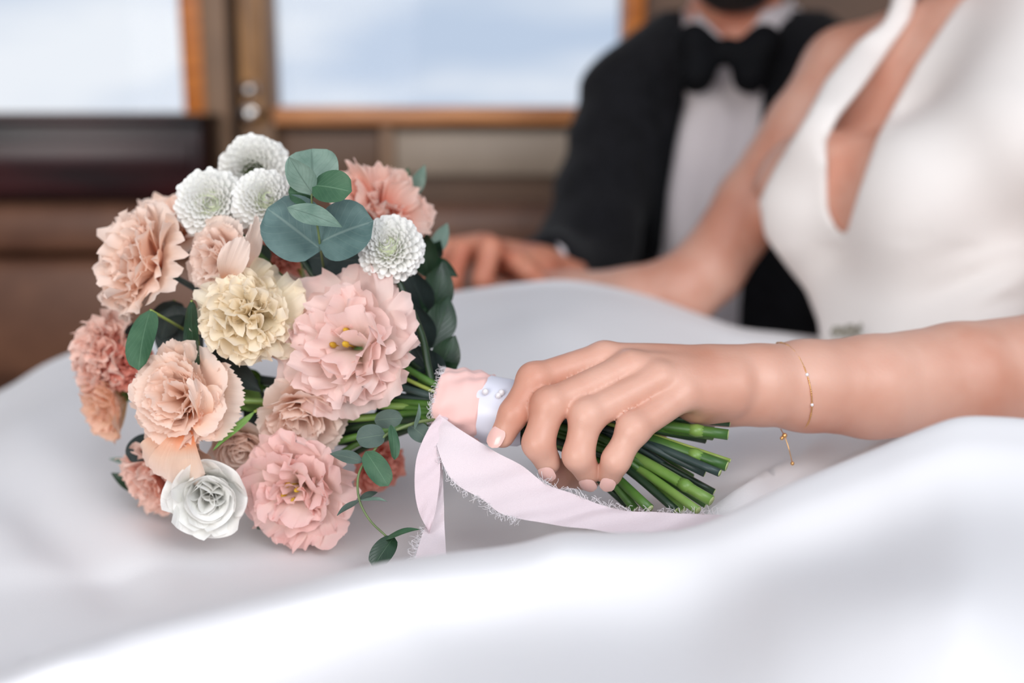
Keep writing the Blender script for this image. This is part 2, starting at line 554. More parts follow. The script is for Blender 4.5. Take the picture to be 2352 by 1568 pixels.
def poly_dist(x, y, poly):
    """signed pixel distance to a closed outline, negative inside"""
    best = np.full(x.shape, 1e9)
    n = len(poly)
    for i in range(n):
        x0, y0 = poly[i]; x1, y1 = poly[(i + 1) % n]
        dx, dy = x1 - x0, y1 - y0
        t = np.clip(((x - x0) * dx + (y - y0) * dy) / (dx * dx + dy * dy + 1e-9), 0, 1)
        best = np.minimum(best, np.hypot(x - x0 - t * dx, y - y0 - t * dy))
    return np.where(inside_poly(x, y, poly), -best, best)

# ================================================================== SETTING
WY = 2.15
def W(px, py, Y=WY):
    """point where the line of sight through a pixel meets the vertical plane y = Y"""
    d = P(px, py, 1.0) - CAM
    t = (Y - CAM[1]) / d[1]
    q = CAM + d * t
    return q[0], q[2]

def wbox(mb, px0, px1, py0, py1, Y0, Y1, bev=0.003):
    x0, _ = W((px0), (py0 + py1) / 2, Y0); x1, _ = W(px1, (py0 + py1) / 2, Y0)
    _, z1 = W(1176, py0, Y0); _, z0 = W(1176, py1, Y0)
    return mb.box(x0, x1, Y0, Y1, z0, z1, bev)

ZT = 1.95
xw0, xw1 = -2.3, 2.3
xl1, zl = W(430, 255)
xr0, zr = W(612, 247)
xr1, _ = W(1428, 247)
# wall around the window openings
mb = MB()
mb.box(xw0, xw1, WY + .03, WY + .09, 0.0, zl - 0.01)
mb.box(xw0, xw1, WY + .03, WY + .09, ZT - .22, ZT)
mb.box(xl1 + .0, xr0, WY + .03, WY + .09, zl - .01, ZT - .22)
mb.box(xr1, xw1, WY + .03, WY + .09, zl - .01, ZT - .22)
mb.box(xw0, -2.0, WY + .03, WY + .09, zl - .01, ZT - .22)
tag(mb.build('wall_back', M['brown_panel'], smooth=False), 'brown panelled carriage wall with two big windows', kind='structure')
tag(MB().box(xw0, xw1, -1.3, WY + .09, -0.03, 0.0).build('floor', M['floor'], smooth=False), kind='structure')
tag(MB().box(xw0 - .03, xw0, -1.3, WY + .09, 0.0, ZT).build('wall_left', M['brown_panel'], smooth=False), kind='structure')
tag(MB().box(xw1, xw1 + .03, -1.3, WY + .09, 0.0, ZT).build('wall_right', M['brown_panel'], smooth=False), kind='structure')
tag(MB().box(xw0, xw1, 1.0, WY + .09, ZT, ZT + .03).build('ceiling', M['brown_panel'], smooth=False), kind='structure')

glass_m, gt, gb = new_mat('window_glass')
gb.inputs['Transmission Weight'].default_value = 1.0
gb.inputs['Roughness'].default_value = 0.0
gb.inputs['IOR'].default_value = 1.1
gb.inputs['Base Color'].default_value = (0.97, 0.985, 1, 1)

def window(name, x0, x1, z0, z1, label):
    r = MB()
    e = empty(name, (x0, WY, z0)); tag(e, label, kind='structure')
    MB().box(x0, x1, WY + .055, WY + .06, z0, z1).build('pane', glass_m, e, smooth=False)
    return e
w1 = window('window_1', -2.0, xl1, zl - .004, ZT - .22, 'left window, bright overcast light, orange wooden side frame')
mb = MB(); mb.box(xl1 - .004, W(470, 100)[0], WY - .01, WY + .07, zl - .012, ZT - .2, .006); o = mb.build('side_frame', M['wood_orange'], w1)
mb = MB(); mb.box(-2.0, W(455, 100)[0], WY - .03, WY + .03, zl - .018, zl - .002, .004); mb.build('ledge', M['taupe'], w1)
w2 = window('window_2', xr0, xr1, zl - .004, ZT - .22, 'wide right window behind the groom with an orange wooden sill')
_, zs0 = W(1176, 286); _, zs1 = W(1176, 244)
mb = MB(); mb.box(xr0 - .004, xr1 + .0, WY - .03, WY + .03, zs0, zs1, .006); mb.build('sill', M['wood_sill'], w2)
mb = MB(); mb.box(xr1 - .002, W(1478, 60)[0], WY - .03, WY + .03, zs0, ZT - .2, .006); mb.build('side_frame', M['wood_orange'], w2)
# post between the windows
e = empty('trim_1', (W(470, 100)[0], WY, .4)); tag(e, 'upright post of taupe and golden wood between the windows', kind='structure')
def strip(px0, px1, Y0, m, nm, z0=.3):
    x0, _ = W(px0, 150, Y0); x1, _ = W(px1, 150, Y0)
    MB().box(x0, x1, Y0, WY + .035, z0, ZT - .0, .004).build(nm, m, e)
strip(462, 524, WY - .01, M['taupe'], 'post_board')
strip(524, 548, WY + .02, M['dark_gap'], 'gap_strip')
strip(548, 604, WY - .04, M['wood_gold'], 'post_strip', W(576, 270, WY - .04)[1])
strip(548, 626, WY - .03, M['taupe'], 'post_board')
# latch on the post
l = empty('window_latch', np.array([W(578, 235, WY - .05)[0], WY - .05, W(578, 235, WY - .05)[1]]), 'small chrome window latch on the golden wood post between the windows', 'latch')
lx, lz = W(578, 235, WY - .05)
MB().box(lx - .018, lx + .018, WY - .046, WY - .039, lz - .045, lz + .04, .004).build('back_plate', M['wood_gold'], l)
MB().ball((lx, WY - .062, lz + .022), .015).tube([(lx, WY - .04, lz + .022), (lx, WY - .06, lz + .022)], .007).build('knob', M['chrome'], l)
MB().ball((lx - .002, WY - .058, lz - .020), .017, sc3=(1, .6, 1.1)).tube([(lx, WY - .04, lz - .02), (lx, WY - .06, lz - .02)], .008).build('catch', M['chrome'], l)
# panels below the windows
mb = MB(); wbox(mb, 905, 1640, 300, 405, WY + .0, WY + .035, .006)
tag(mb.build('trim_2', M['grey_panel']), 'greyish painted wall panel under the right window', kind='structure')
mb = MB(); wbox(mb, 874, 905, 286, 470, WY - .012, WY + .035, .004)
tag(mb.build('trim_3', M['taupe']), 'narrow upright batten under the right window', kind='structure')
mb = MB(); wbox(mb, 626, 1640, 286, 300, WY - .0, WY + .035, .003)
tag(mb.build('trim_4', M['dark_gap']), 'dark rebate under the orange sill', kind='structure')
mb = MB(); wbox(mb, 626, 874, 300, 420, WY + .005, WY + .035, .004)
tag(mb.build('trim_5', M['brown_panel']), 'plain brown wall panel under the right window beside the post', kind='structure')
# dark lacquered panel under the left window
mb = MB(); x0, _ = W(-1000, 360, 2.02); x1, _ = W(468, 360, 2.02); _, z1 = W(0, 268, 2.02); _, z0 = W(0, 455, 2.02)
dk = empty('lacquered_chest', (x0, 2.02, z0), 'dark glossy lacquered wooden chest under the left window', 'chest')
MB().box(-1.95, x1, 2.02, WY + .028, z0, z1, .008).build('body', M['dark_lacquer'], dk)
MB().box(-1.93, x1 - .02, 2.012, 2.022, z0 + .045, z1 - .04, .003).build('front_panel', M['dark_lacquer'], dk)
MB().box(-1.95, x1 + .004, 2.0, WY + .028, z1 - .012, z1 + .004, .003).build('lid', M['dark_lacquer'], dk)

# bench with a padded back, runs along the wall
b = empty('padded_bench', (0, 1.9, 0), 'long brown leather bench with horizontally padded back along the wall', 'bench')
zc = W(0, 470, 1.98)[1]
mb = MB()
def pad(x0, x1, y0, y1, z0, z1, nm):
    MB().box(x0, x1, y0, y1, z0, z1, .02).build(nm, M['brown_seat'], b)
z_split = W(0, 592, 1.96)[1]
pad(-1.95, 2.0, 1.97, 2.06, z_split + .004, zc - .0, 'back_cushion')
pad(-1.95, 2.0, 1.95, 2.06, 0.43, z_split - .004, 'back_cushion')
pad(-1.95, -.32, 1.05, 1.95, .32, .45, 'seat_cushion')
pad(-.315, .45, 1.05, 1.95, .32, .45, 'seat_cushion')
pad(.455, 2.0, 1.05, 1.95, .32, .45, 'seat_cushion')
MB().box(-1.95, 2.0, 1.1, 2.08, 0.0, .32, .005).build('plinth', M['brown_panel'], b)
b2 = empty('front_bench', (0.3, .6, 0), 'nearest brown leather bench, under the white satin skirt', 'bench')
MB().box(-.75, 1.25, .38, 1.03, .32, .45, .025).build('seat_cushion', M['brown_seat'], b2)
MB().box(-.7, 1.2, .42, 1.0, 0, .32, .005).build('plinth', M['brown_panel'], b2)

# ================================================================== BRIDE
AX = np.array([RGT, UP, FWD])
FRONT = (-0.70 * RGT - 0.71 * FWD); FRONT = FRONT / np.linalg.norm(FRONT)
TUP = UP * 0.97 + RGT * 0.24; TUP /= np.linalg.norm(TUP)
FRONT = FRONT - TUP * (FRONT @ TUP); FRONT /= np.linalg.norm(FRONT)
SIDE = np.cross(TUP, FRONT)          # her left: towards the camera's right
BA = np.array([SIDE, TUP, FRONT])

near_arm = [P(1640, 878, .662), P(1740, 884, .668), P(1850, 886, .68), P(2000, 888, .695), P(2200, 874, .715), P(2420, 858, .74), P(2650, 850, .77)]
near_rad = [.0215, .0232, .0268, .0310, .0360, .0405, .043]

def bride_coarse(F, inflate=0.0, arms=True):
    i = inflate
    # pelvis, waist, ribs, bust, shoulders
    F.ell(P(2150, 1010, 1.08), BA, (.165 + i, .13 + i, .12 + i), .03)
    F.ell(P(2120, 800, 1.07), BA, (.125 + i, .12 + i, .092 + i), .03)
    F.ell(P(2160, 560, 1.09), BA, (.14 + i, .15 + i, .098 + i), .03)
    F.ell(P(2210, 300, 1.11), BA, (.155 + i, .13 + i, .088 + i), .03)
    far_b = P(1860, 455, 1.10)
    F.ell(far_b, BA, (.055 + i, .062 + i, .058 + i), .03)
    F.ell(P(2110, 470, 1.015), BA, (.058 + i, .066 + i, .056 + i), .03)
    F.cone(P(1900, 440, 1.09), P(2110, 440, 1.03), .046 + i, .048 + i, .03)
    return F
far_sh = P(1945, 165, 1.20)
near_sh = P(2560, 200, .97)
neck0 = P(2290, 60, 1.12)
head_c = P(2290, -330, 1.10)

lo = np.minimum.reduce([P(1300, 1150, 1.3), P(2700, 1150, .75), P(1300, -700, 1.4), P(2700, -700, .7), P(2100, 1200, .9)]) - .05
hi = np.maximum.reduce([P(1300, 1150, 1.3), P(2900, 1150, .95), P(1300, -700, 1.4), P(2800, -700, 1.25)]) + .05
lo[1] = .62; hi[1] = 1.45; lo[2] = .5; lo[0] = -.05; hi[0] = .95
F = Field(lo, hi, .0065)
bride_coarse(F)
_p = F.points(); _x, _y, _d = project(_p)
_under = [(1200, 470), (1744, 470), (1759, 546), (1805, 609), (1851, 667), (1880, 741), (1885, 800), (1885, 1100), (1200, 1100)]
F.D = np.maximum(F.D, .008 - poly_dist(_x, _y, _under) / FPX * _d).astype(np.float32)
# shoulders girdle and neck
F.cone(far_sh, P(2230, 110, 1.13), .047, .055, .03)
F.cone(near_sh, P(2330, 130, 1.09), .050, .055, .03)
F.cone(neck0, P(2290, -150, 1.12), .055, .05, .03)
# head with brow, nose, chin
HU = TUP; HF = FRONT
F.ell(head_c, BA, (.072, .10, .092), .02)
F.ell(head_c - HU * .075 + HF * .045, BA, (.045, .05, .045), .025)
F.cone(head_c + HF * .088 - HU * .005, head_c + HF * .108 - HU * .04, .008, .013, .01)
F.ell(head_c + HF * .085 - HU * .062, BA, (.024, .008, .01), .006)
for s_ in (-1, 1):
    F.ell(head_c + SIDE * s_ * .073 - HU * .01, BA, (.008, .03, .016), .004)
# far arm: shoulder, elbow, wrist, hand resting in the groom's
elb = P(1600, 655, 1.17)
fa = [far_sh, P(1850, 300, 1.20), P(1730, 470, 1.19), P(1625, 620, 1.175), P(1560, 672, 1.165), P(1450, 690, 1.17), P(1310, 680, 1.20), P(1240, 672, 1.22)]
F.chain(fa, [.046, .042, .0385, .036, .037, .033, .026, .023], .012)
F.ell(P(1185, 668, 1.235), AX, (.040, .014, .028), .01)
for k, (x, y, dd) in enumerate([(1105, 675, 1.215), (1100, 660, 1.23), (1098, 650, 1.245), (1110, 640, 1.26)]):
    F.chain([P(1165, 668, 1.215 + .013 * k), P((1165 + x) / 2, y - 8, dd), P(x, y + 6, dd)], [.0085, .008, .0065], .004)
# near arm beyond the frame: forearm -> elbow -> shoulder
F.chain([P(2420, 858, .74), P(2650, 850, .77), P(2760, 840, .79), P(2700, 520, .88), near_sh], [.0402, .0427, .043, .044, .05], .015)
bv, bf = F.nets(1)

# hand and forearm at fine resolution
H = Field(np.minimum.reduce([P(1080, 1150, .58), P(1080, 740, .58), P(1080, 1150, .76)]) - .005,
          np.maximum.reduce([P(2470, 690, .80), P(2470, 1100, .80), P(2470, 690, .58)]) + np.array([0, .005, .0]), .00125)
H.chain(near_arm, near_rad, .006)
# metacarpals, heel of the hand
mcp = {'i': P(1388, 824, .655), 'm': P(1448, 846, .643), 'r': P(1512, 872, .636), 'p': P(1568, 905, .636)}
wr = [P(1680, 850, .664), P(1680, 868, .655), P(1680, 886, .650), P(1672, 905, .652)]
for (kf, wp, r0, r1) in (('i', wr[0], .0130, .0098), ('m', wr[1], .0132, .0100), ('r', wr[2], .0132, .0097), ('p', wr[3], .0128, .0093)):
    H.cone(wp, mcp[kf], r0, r1, .0055)
H.ell(P(1540, 880, .664), AX, (.032, .017, .014), .012)
H.ell(P(1450, 860, .668), AX, (.022, .013, .012), .012)
H.cone(P(1660, 925, .668), P(1600, 925, .655), .013, .011, .010)
fingers = {
    'i': ([mcp['i'], P(1228, 872, .640), P(1180, 950, .632), P(1154, 1000, .632)], [.0100, .0090, .0082, .0070]),
    'm': ([mcp['m'], P(1262, 930, .626), P(1236, 1018, .622), P(1258, 1060, .628)], [.0100, .0092, .0086, .0074]),
    'r': ([mcp['r'], P(1348, 955, .622), P(1328, 1046, .620), P(1350, 1084, .628)], [.0096, .0089, .0084, .0073]),
    'p': ([mcp['p'], P(1455, 985, .620), P(1415, 1056, .619), P(1401, 1090, .625)], [.0092, .0083, .0077, .0067]),
}
palm = H.D.copy()
res = palm.copy()
for kf, (pts, rs) in fingers.items():
    f_ = H.blank()
    q = catmull(pts, 1)
    f_.chain(pts, rs, .0035)
    # knuckle bulge and finger pad
    f_.ell(pts[1], AX, (.0099, .0096, .0096) if kf != 'p' else (.0090, .0087, .0087), .004)
    res = np.minimum(res, smin(palm, f_.D, .0042))
    # knuckle highlights on the back of the hand
# thumb passes behind and below the stems
t_ = H.blank()
t_.chain([P(1560, 925, .672), P(1430, 1010, .690), P(1345, 1080, .676), P(1288, 1088, .655)], [.0135, .0120, .0105, .0088], .005)
res = np.minimum(res, smin(palm, t_.D, .008))
H.D = res
kn = H.blank()
hv, hf = H.nets(2)
allv = np.vstack([bv, hv]); allf = np.vstack([bf, hf + len(bv)])
bride = obj('person', allv, allf, M['skin'])
tag(bride, 'woman in white satin dress seated nearest, hand closed round the bouquet stems', 'person')

# nails
def nail(c, along, normal, L, Wd, parent, m):
    along = along / np.linalg.norm(along)
    normal = normal - along * (normal @ along); normal /= np.linalg.norm(normal)
    sd = np.cross(along, normal)
    v = []; nu, nv_ = 9, 9
    for j in range(nv_):
        t = j / (nv_ - 1)
        hw = Wd / 2 * math.sqrt(max(0.0, 1 - abs(2 * t - 1) ** 3.2)) if 0 < j < nv_ - 1 else Wd * .12
        for i in range(nu):
            u = -1 + 2 * i / (nu - 1)
            x = u * hw
            v.append(c + along * (t - .5) * L + sd * x + normal * (-(x * x) / .0155 + .0008 - .07 * L * (2 * t - 1) ** 2))
    return obj('nail', v, grid_faces(nu, nv_), m, parent)
def nail_on(kf, up, off, L=.0105, Wd=.0095):
    pts, rs = fingers[kf]
    al = pts[3] - pts[2]
    al /= np.linalg.norm(al)
    up = up - al * (up @ al); up /= np.linalg.norm(up)
    nail(pts[3] + al * off + up * rs[3] * 1.0, al, up, L, Wd, bride, M['nail'])
nail_on('i', -FWD * 1 - RGT * .55 + UP * .1, .002, .0125, .0100)
nail_on('m', -FWD * 1.0 - UP * .9 - RGT * .3, .003)
nail_on('r', -FWD * 1.0 - UP * .9 - RGT * .3, .003)
nail_on('p', -FWD * 1.0 - UP * .9 - RGT * .3, .002, .0095, .0085)

# hair (gathered behind the head, above the frame)
Fh = Field(head_c - .18, head_c + .18, .006)
Fh.ell(head_c + HU * .022 - HF * .022, BA, (.083, .10, .092), .02)
Fh.ell(head_c - HF * .11 - HU * .02, BA, (.05, .05, .045), .02)
v_, f_ = Fh.nets(1)
obj('hair', v_, f_, M['hair_dark'], bride)

# bodice
Fb = Field(lo, hi, .0048)
bride_coarse(Fb, .006)
Fb.cone(P(2000, 95, 1.13), P(1900, 330, 1.06), .030, .050, .02)      # strap over the far shoulder
Fb.cone(P(2160, -80, 1.15), P(1990, 110, 1.12), .030, .034, .02)
Fb.cone(P(2450, 40, 1.05), P(2330, 330, .99), .07, .07, .03)
Fb.cone(P(2480, -120, 1.08), P(2450, 40, 1.05), .05, .06, .03)
pts = Fb.points()
px, py, dd = project(pts)
vneck = [(2104, -250), (2104, 0), (2090, 46), (1989, 190), (1925, 270), (1897, 325), (1900, 402), (1902, 483), (1920, 520), (1943, 542), (1966, 460), (2012, 322), (2060, 230), (2104, 150), (2207, 0), (2330, -250)]
armhole = [(1200, -600), (2080, -250), (2052, 0), (2029, 52), (1970, 95), (1897, 184), (1851, 270), (1776, 391), (1744, 460), (1752, 520), (1759, 546), (1805, 609), (1851, 667), (1880, 741), (1885, 800), (1200, 1100)]
cut1 = -poly_dist(px, py, vneck) / FPX * dd
cut2 = -poly_dist(px, py, armhole) / FPX * dd
top = (-150 - py) / FPX * dd
Fb.D = (Fb.D + .0030 * np.sin((py - .42 * (2352 - px)) / 15) * np.exp(-((px - 2300) / 130) ** 2 - ((py - 660) / 70) ** 2) + .0016 * np.sin((px + .3 * py) / 46) * (py > 560)).astype(np.float32)
Fb.D = np.maximum.reduce([Fb.D, np.where(dd < 1.16, cut1, -1), np.where(px < 2052, cut2, -1), top]).astype(np.float32)
v_, f_ = Fb.nets(1)
obj('bodice', v_, f_, M['bodice'], bride)
# beaded clasp at the waist
cl = MB()
for i in range(60):
    x = 1912 + rnd.random() * 66; y = 752 + rnd.random() * 24 - (x - 1912) * .1
    cl.ball(P(x, y, .985), .0022, 6, 4)
o = cl.build('waist_beading', M['silver'], bride); o['kind'] = 'stuff'; o['label'] = 'silvery beaded clasp'

# skirt: rows from the front hem side to behind the far thigh
cols = [-700, -300, 0, 160, 400, 700, 1000, 1300, 1550, 1750, 1950, 2100, 2250, 2450, 2800]
def interp(xs, ys, x):
    return float(np.interp(x, xs, ys))
cx = [-700, 0, 100, 250, 400, 600, 850, 1024, 1300, 1450, 1550, 1650, 1800, 1980, 2080, 2150, 2250, 2352, 2800]
cy = [1750, 1560, 1515, 1455, 1415, 1368, 1300, 1270, 1238, 1232, 1222, 1190, 1118, 1046, 1008, 970, 958, 968, 1010]
fx = [-700, 0, 80, 160, 400, 800, 1030, 1150, 1290, 1450, 1560, 1700, 1880, 2100, 2300, 2800]
fy = [1200, 902, 850, 812, 740, 690, 676, 655, 643, 668, 708, 755, 776, 800, 830, 900]
rows = []
cols = np.concatenate([np.arange(-1225, 0, 175), np.arange(0, 2400, 100), np.arange(2400, 3700, 175)])
def row(fn):
    rows.append([P(x, *fn(x)) for x in cols])
cr_ = lambda x: interp(cx, cy, x)
fr_ = lambda x: interp(fx, fy, x)
cdp = lambda x: interp([-700, 0, 1000, 1600, 2100, 2800], [.46, .47, .50, .53, .53, .55], x)
row(lambda x: (2900, .26))
row(lambda x: (2250, .29))
row(lambda x: (cr_(x) + 480 + 20 * math.sin(x / 300), .37))
row(lambda x: (cr_(x) + 210 + 12 * math.sin(x / 230), .43 + .5 * (cdp(x) - .46)))
row(lambda x: (cr_(x) + 48, cdp(x) - .028))
row(lambda x: (cr_(x), cdp(x)))
row(lambda x: (cr_(x) + interp([-700, 300, 1000, 1500, 1700, 2200, 2800], [0, 12, 26, 20, 70, 160, 200], x), cdp(x) + .035))
vy = lambda x: interp([-700, 0, 400, 900, 1300, 1700, 1850, 2000, 2300, 2800], [1500, 1390, 1330, 1318, 1272, 1200, 1190, 1185, 1200, 1250], x)
row(lambda x: (vy(x), .625 + .01 * math.sin(x / 210)))
row(lambda x: (interp([-700, 0, 400, 900, 1300, 1560, 1700, 1800, 1880, 1960, 2050, 2300, 2800], [1430, 1280, 1268, 1262, 1225, 1165, 1110, 1120, 1085, 1070, 1100, 1110, 1160], x), .68))
row(lambda x: (interp([-700, 0, 400, 900, 1300, 1600, 1750, 1850, 2000, 2300, 2800], [1350, 1150, 1150, 1120, 1090, 1050, 1010, 1030, 1000, 1020, 1080], x), .76))
row(lambda x: (interp([-700, 0, 160, 500, 900, 1100, 1300, 1600, 1900, 2300, 2800], [1290, 1010, 940, 900, 880, 850, 850, 900, 930, 950, 1000], x), .90))
row(lambda x: (fr_(x) + 62, 1.03))
row(lambda x: (fr_(x) + 12, 1.10 + .02 * math.sin(x / 160)))
row(lambda x: (fr_(x) + 0, 1.14))
row(lambda x: (fr_(x) + 60, 1.19))
row(lambda x: (fr_(x) + 260, 1.22))
R_ = np.array(rows)              # rows x cols x 3
t1 = np.stack([catmull(R_[:, j], 7) for j in range(R_.shape[1])], 1)
t2 = np.stack([catmull(t1[i], 5) for i in range(t1.shape[0])], 0)
nr, nc = t2.shape[:2]
# soft creases near the wrist and across the lap
fold = np.zeros((nr, nc))
X, Y_, Dd = project(t2.reshape(-1, 3)); X = X.reshape(nr, nc); Y_ = Y_.reshape(nr, nc); Dd = Dd.reshape(nr, nc)
def crease(p0, p1, wdt, amp):
    global fold
    dx, dy = p1[0] - p0[0], p1[1] - p0[1]
    L = math.hypot(dx, dy)
    s_ = ((X - p0[0]) * dx + (Y_ - p0[1]) * dy) / L
    n_ = (-(X - p0[0]) * dy + (Y_ - p0[1]) * dx) / L
    fold = fold + amp * np.exp(-(n_ / wdt) ** 2) * np.exp(-np.clip((np.abs(s_ - L / 2) - L / 2) / 80, 0, 9) ** 2)
back = Dd > .6
crease((1660, 1175), (1860, 1040), 15, .007)
crease((1760, 1150), (1960, 1020), 20, -.005)
crease((1700, 1090), (1850, 1050), 18, -.005)
crease((1250, 760), (1500, 860), 60, .006)
crease((1050, 740), (1250, 700), 40, -.004)
crease((40, 1000), (320, 1230), 70, .005)
crease((0, 1120), (260, 1330), 60, -.005)
front_mask = np.zeros((nr, nc)); 
t2 = t2 + (fold * np.where(Dd > .58, 1, 0))[..., None] * UP
fold = np.zeros((nr, nc))
crease((0, 1640), (900, 1420), 90, .006)
crease((1300, 1330), (2200, 1450), 120, .006)
crease((300, 1545), (500, 1500), 60, -.010)
t2 = t2 + (fold * np.where(Dd <= .52, 1, 0))[..., None] * UP
sk = obj('skirt', t2.reshape(-1, 3), grid_faces(nc, nr), M['satin'], bride)
sk['label'] = 'wide white satin skirt'

# bracelet
bc = empty('bracelet', near_arm[2], 'thin gold chain bracelet with a dangling charm on the wrist', 'bracelet')
pts_ = []
for k in range(49):
    a = 2 * math.pi * k / 48
    cxp = 1808 - 20 * math.cos(a) + 26 * max(0, math.sin(a))
    base = P(cxp, 884, .677)
    r0 = np.interp(cxp, [1740, 1850], [.0232, .0268]) + .0006
    pts_.append(base + UP * r0 * math.cos(a) * 1.0 - FWD * r0 * math.sin(a))
mbb = MB().tube(pts_[:-1] + [pts_[0]], .00032, 6, cap=False)
for i in range(0, 48):
    a, b_ = np.array(pts_[i]), np.array(pts_[i + 1])
    for t in (.0, .33, .66):
        q = a + (b_ - a) * t
        mbb.ball(q, .00055 if (i * 3 + int(t * 3)) % 2 else .0004, 6, 4)
mbb.build('chain', M['gold'], bc)
MB().ball(P(1802, 1000, .662), .0016, 8, 6).ball(P(1796, 1006, .662), .0012, 8, 6).tube([P(1793, 985, .665), P(1802, 1000, .662), P(1812, 1030, .66), P(1819, 1060, .66)], .0003, 5).ball(P(1820, 1064, .66), .0012, 8, 6).build('charm', M['gold'], bc)
MB().ball(pts_[10], .0011, 8, 6).ball(pts_[15], .0010, 8, 6).build('bead', M['pearl'], bc)

# ================================================================== GROOM
GD = 1.50
GA = np.array([RGT, UP * .98 - FWD * .0, FWD])
glo = np.array([-.25, 1.15, .42]); ghi = np.array([.85, 1.86, 1.72])
gneck = P(1690, 60, 1.52)
gh = P(1700, -230, 1.50)
def groom_torso(F, i=0):
    F.ell(P(1700, 430, 1.60), GA, (.165 + i, .25 + i, .115 + i), .04)
    F.ell(P(1700, 260, 1.60), GA, (.185 + i, .14 + i, .10 + i), .04)
    F.ell(P(1700, 820, 1.60), GA, (.165 + i, .17 + i, .13 + i), .04)
    return F
G = Field(glo, ghi, .0075)
groom_torso(G)
G.cone(P(1690, 120, 1.58), P(1690, -60, 1.54), .058, .058, .03)
G.ell(gh, GA, (.078, .115, .098), .02)
G.ell(P(1690, -58, 1.47), GA, (.048, .045, .045), .03)
G.cone(gh - FWD * .095 + UP * .0, gh - FWD * .118 - UP * .04, .009, .014, .01)
G.ell(gh - FWD * .095 - UP * .075, GA, (.026, .009, .01), .006)
for s_ in (-1, 1):
    G.ell(gh + RGT * s_ * .08 - UP * .01, GA, (.009, .032, .018), .004)
# arms inside the jacket
G.chain([P(1420, 240, 1.60), P(1380, 470, 1.52), P(1330, 640, 1.42), P(1250, 632, 1.30)], [.05, .045, .04, .026], .02)
G.chain([P(1980, 230, 1.60), P(2020, 480, 1.56), P(1960, 700, 1.45)], [.05, .045, .04], .02)
gv, gf = G.nets(1)
# his hand, knuckles up, around hers
Gh = Field(np.minimum.reduce([P(960, 740, 1.15), P(960, 740, 1.35)]) - .01, np.maximum.reduce([P(1330, 480, 1.15), P(1330, 480, 1.36)]) + .01, .0028)
Gh.cone(P(1300, 640, 1.30), P(1230, 622, 1.27), .027, .026, .008)
base_ = Gh.D
gm = [P(1118, 580, 1.25), P(1092, 592, 1.225), P(1120, 560, 1.275), P(1150, 565, 1.295)]
Gh.cone(P(1240, 612, 1.28), P(1125, 572, 1.262), .024, .0135, .01)
Gh.cone(P(1240, 628, 1.26), P(1140, 590, 1.235), .022, .013, .01)
palm = Gh.D.copy(); res = palm.copy()
for pts3, rs in (
    ([P(1150, 580, 1.225), P(1125, 570, 1.19), P(1108, 640, 1.182), P(1112, 690, 1.20)], [.0125, .0125, .0110, .0095]),
    ([P(1120, 562, 1.24), P(1060, 575, 1.215), P(1040, 640, 1.20), P(1048, 685, 1.215)], [.0125, .0120, .011, .0095]),
    ([P(1105, 560, 1.27), P(1025, 572, 1.245), P(1005, 630, 1.235), P(1010, 680, 1.24)], [.0125, .0115, .010, .009]),
    ([P(1100, 565, 1.29), P(1010, 580, 1.28), P(985, 630, 1.27), P(990, 670, 1.27)], [.0115, .0105, .009, .008]),
    ([P(1225, 640, 1.25), P(1185, 600, 1.205), P(1210, 622, 1.195), P(1245, 655, 1.20)], [.014, .0115, .0105, .009]),
):
    f_ = Gh.blank(); f_.chain(pts3, rs, .004)
    res = np.minimum(res, smin(palm, f_.D, .006))
Gh.D = res
ghv, ghf = Gh.nets(2)
groom = obj('person', np.vstack([gv, ghv]), np.vstack([gf, ghf + len(gv)]), M['skin_man'])
tag(groom, 'man in black dinner jacket and bow tie sitting behind the woman in white', 'person')
# hair and beard
Fh = Field(gh - .2, gh + .2, .007)
Fh.ell(gh + UP * .03 + FWD * .02, GA, (.084, .105, .098), .02)
v_, f_ = Fh.nets(1); obj('hair', v_, f_, M['hair_dark'], groom)
Fh = Field(gh - .22, gh + .12, .005)
Fh.ell(P(1690, -52, 1.475), GA, (.056, .045, .052), .02)
Fh.cone(P(1640, -90, 1.50), P(1620, -180, 1.52), .03, .02, .02)
Fh.cone(P(1745, -90, 1.50), P(1765, -180, 1.52), .03, .02, .02)
v_, f_ = Fh.nets(1); obj('beard', v_, f_, M['hair_dark'], groom)
# shirt
S_ = Field(glo, ghi, .0065)
groom_torso(S_, .006)
S_.cone(P(1690, 125, 1.575), P(1690, 62, 1.56), .066, .064, .012)
# soft placket folds
pts = S_.points(); px, py, dd = project(pts)
S_.D = (S_.D + .0022 * np.sin((px - 1500) / 13 + np.sin(py / 60) * 1.2) * (dd < 1.56)).astype(np.float32)
collar_top = [(1560, -200), (1560, 10), (1603, 42), (1640, 78), (1688, 108), (1725, 60), (1752, 20), (1790, 0), (1900, -40), (1900, -200)]
S_.D = np.maximum(S_.D, np.where(dd < 1.62, -poly_dist(px, py, collar_top) / FPX * dd, -1)).astype(np.float32)
v_, f_ = S_.nets(1); obj('shirt', v_, f_, M['shirt'], groom)
for sx, pts4 in ((-1, [(1598, 25), (1690, 118), (1652, 150), (1588, 95)]), (1, [(1828, -10), (1700, 118), (1735, 150), (1800, 90)])):
    mbx = MB()
    fr4 = [P(x, y, 1.475 + .03 * (abs(x - 1690) / 120)) for x, y in pts4]; bk = [q + FWD * .006 for q in fr4]
    mbx.add(fr4 + bk, [(0, 1, 2, 3), (7, 6, 5, 4), (0, 4, 5, 1), (1, 5, 6, 2), (2, 6, 7, 3), (3, 7, 4, 0)])
    mbx.build('collar_wing', M['shirt'], groom)
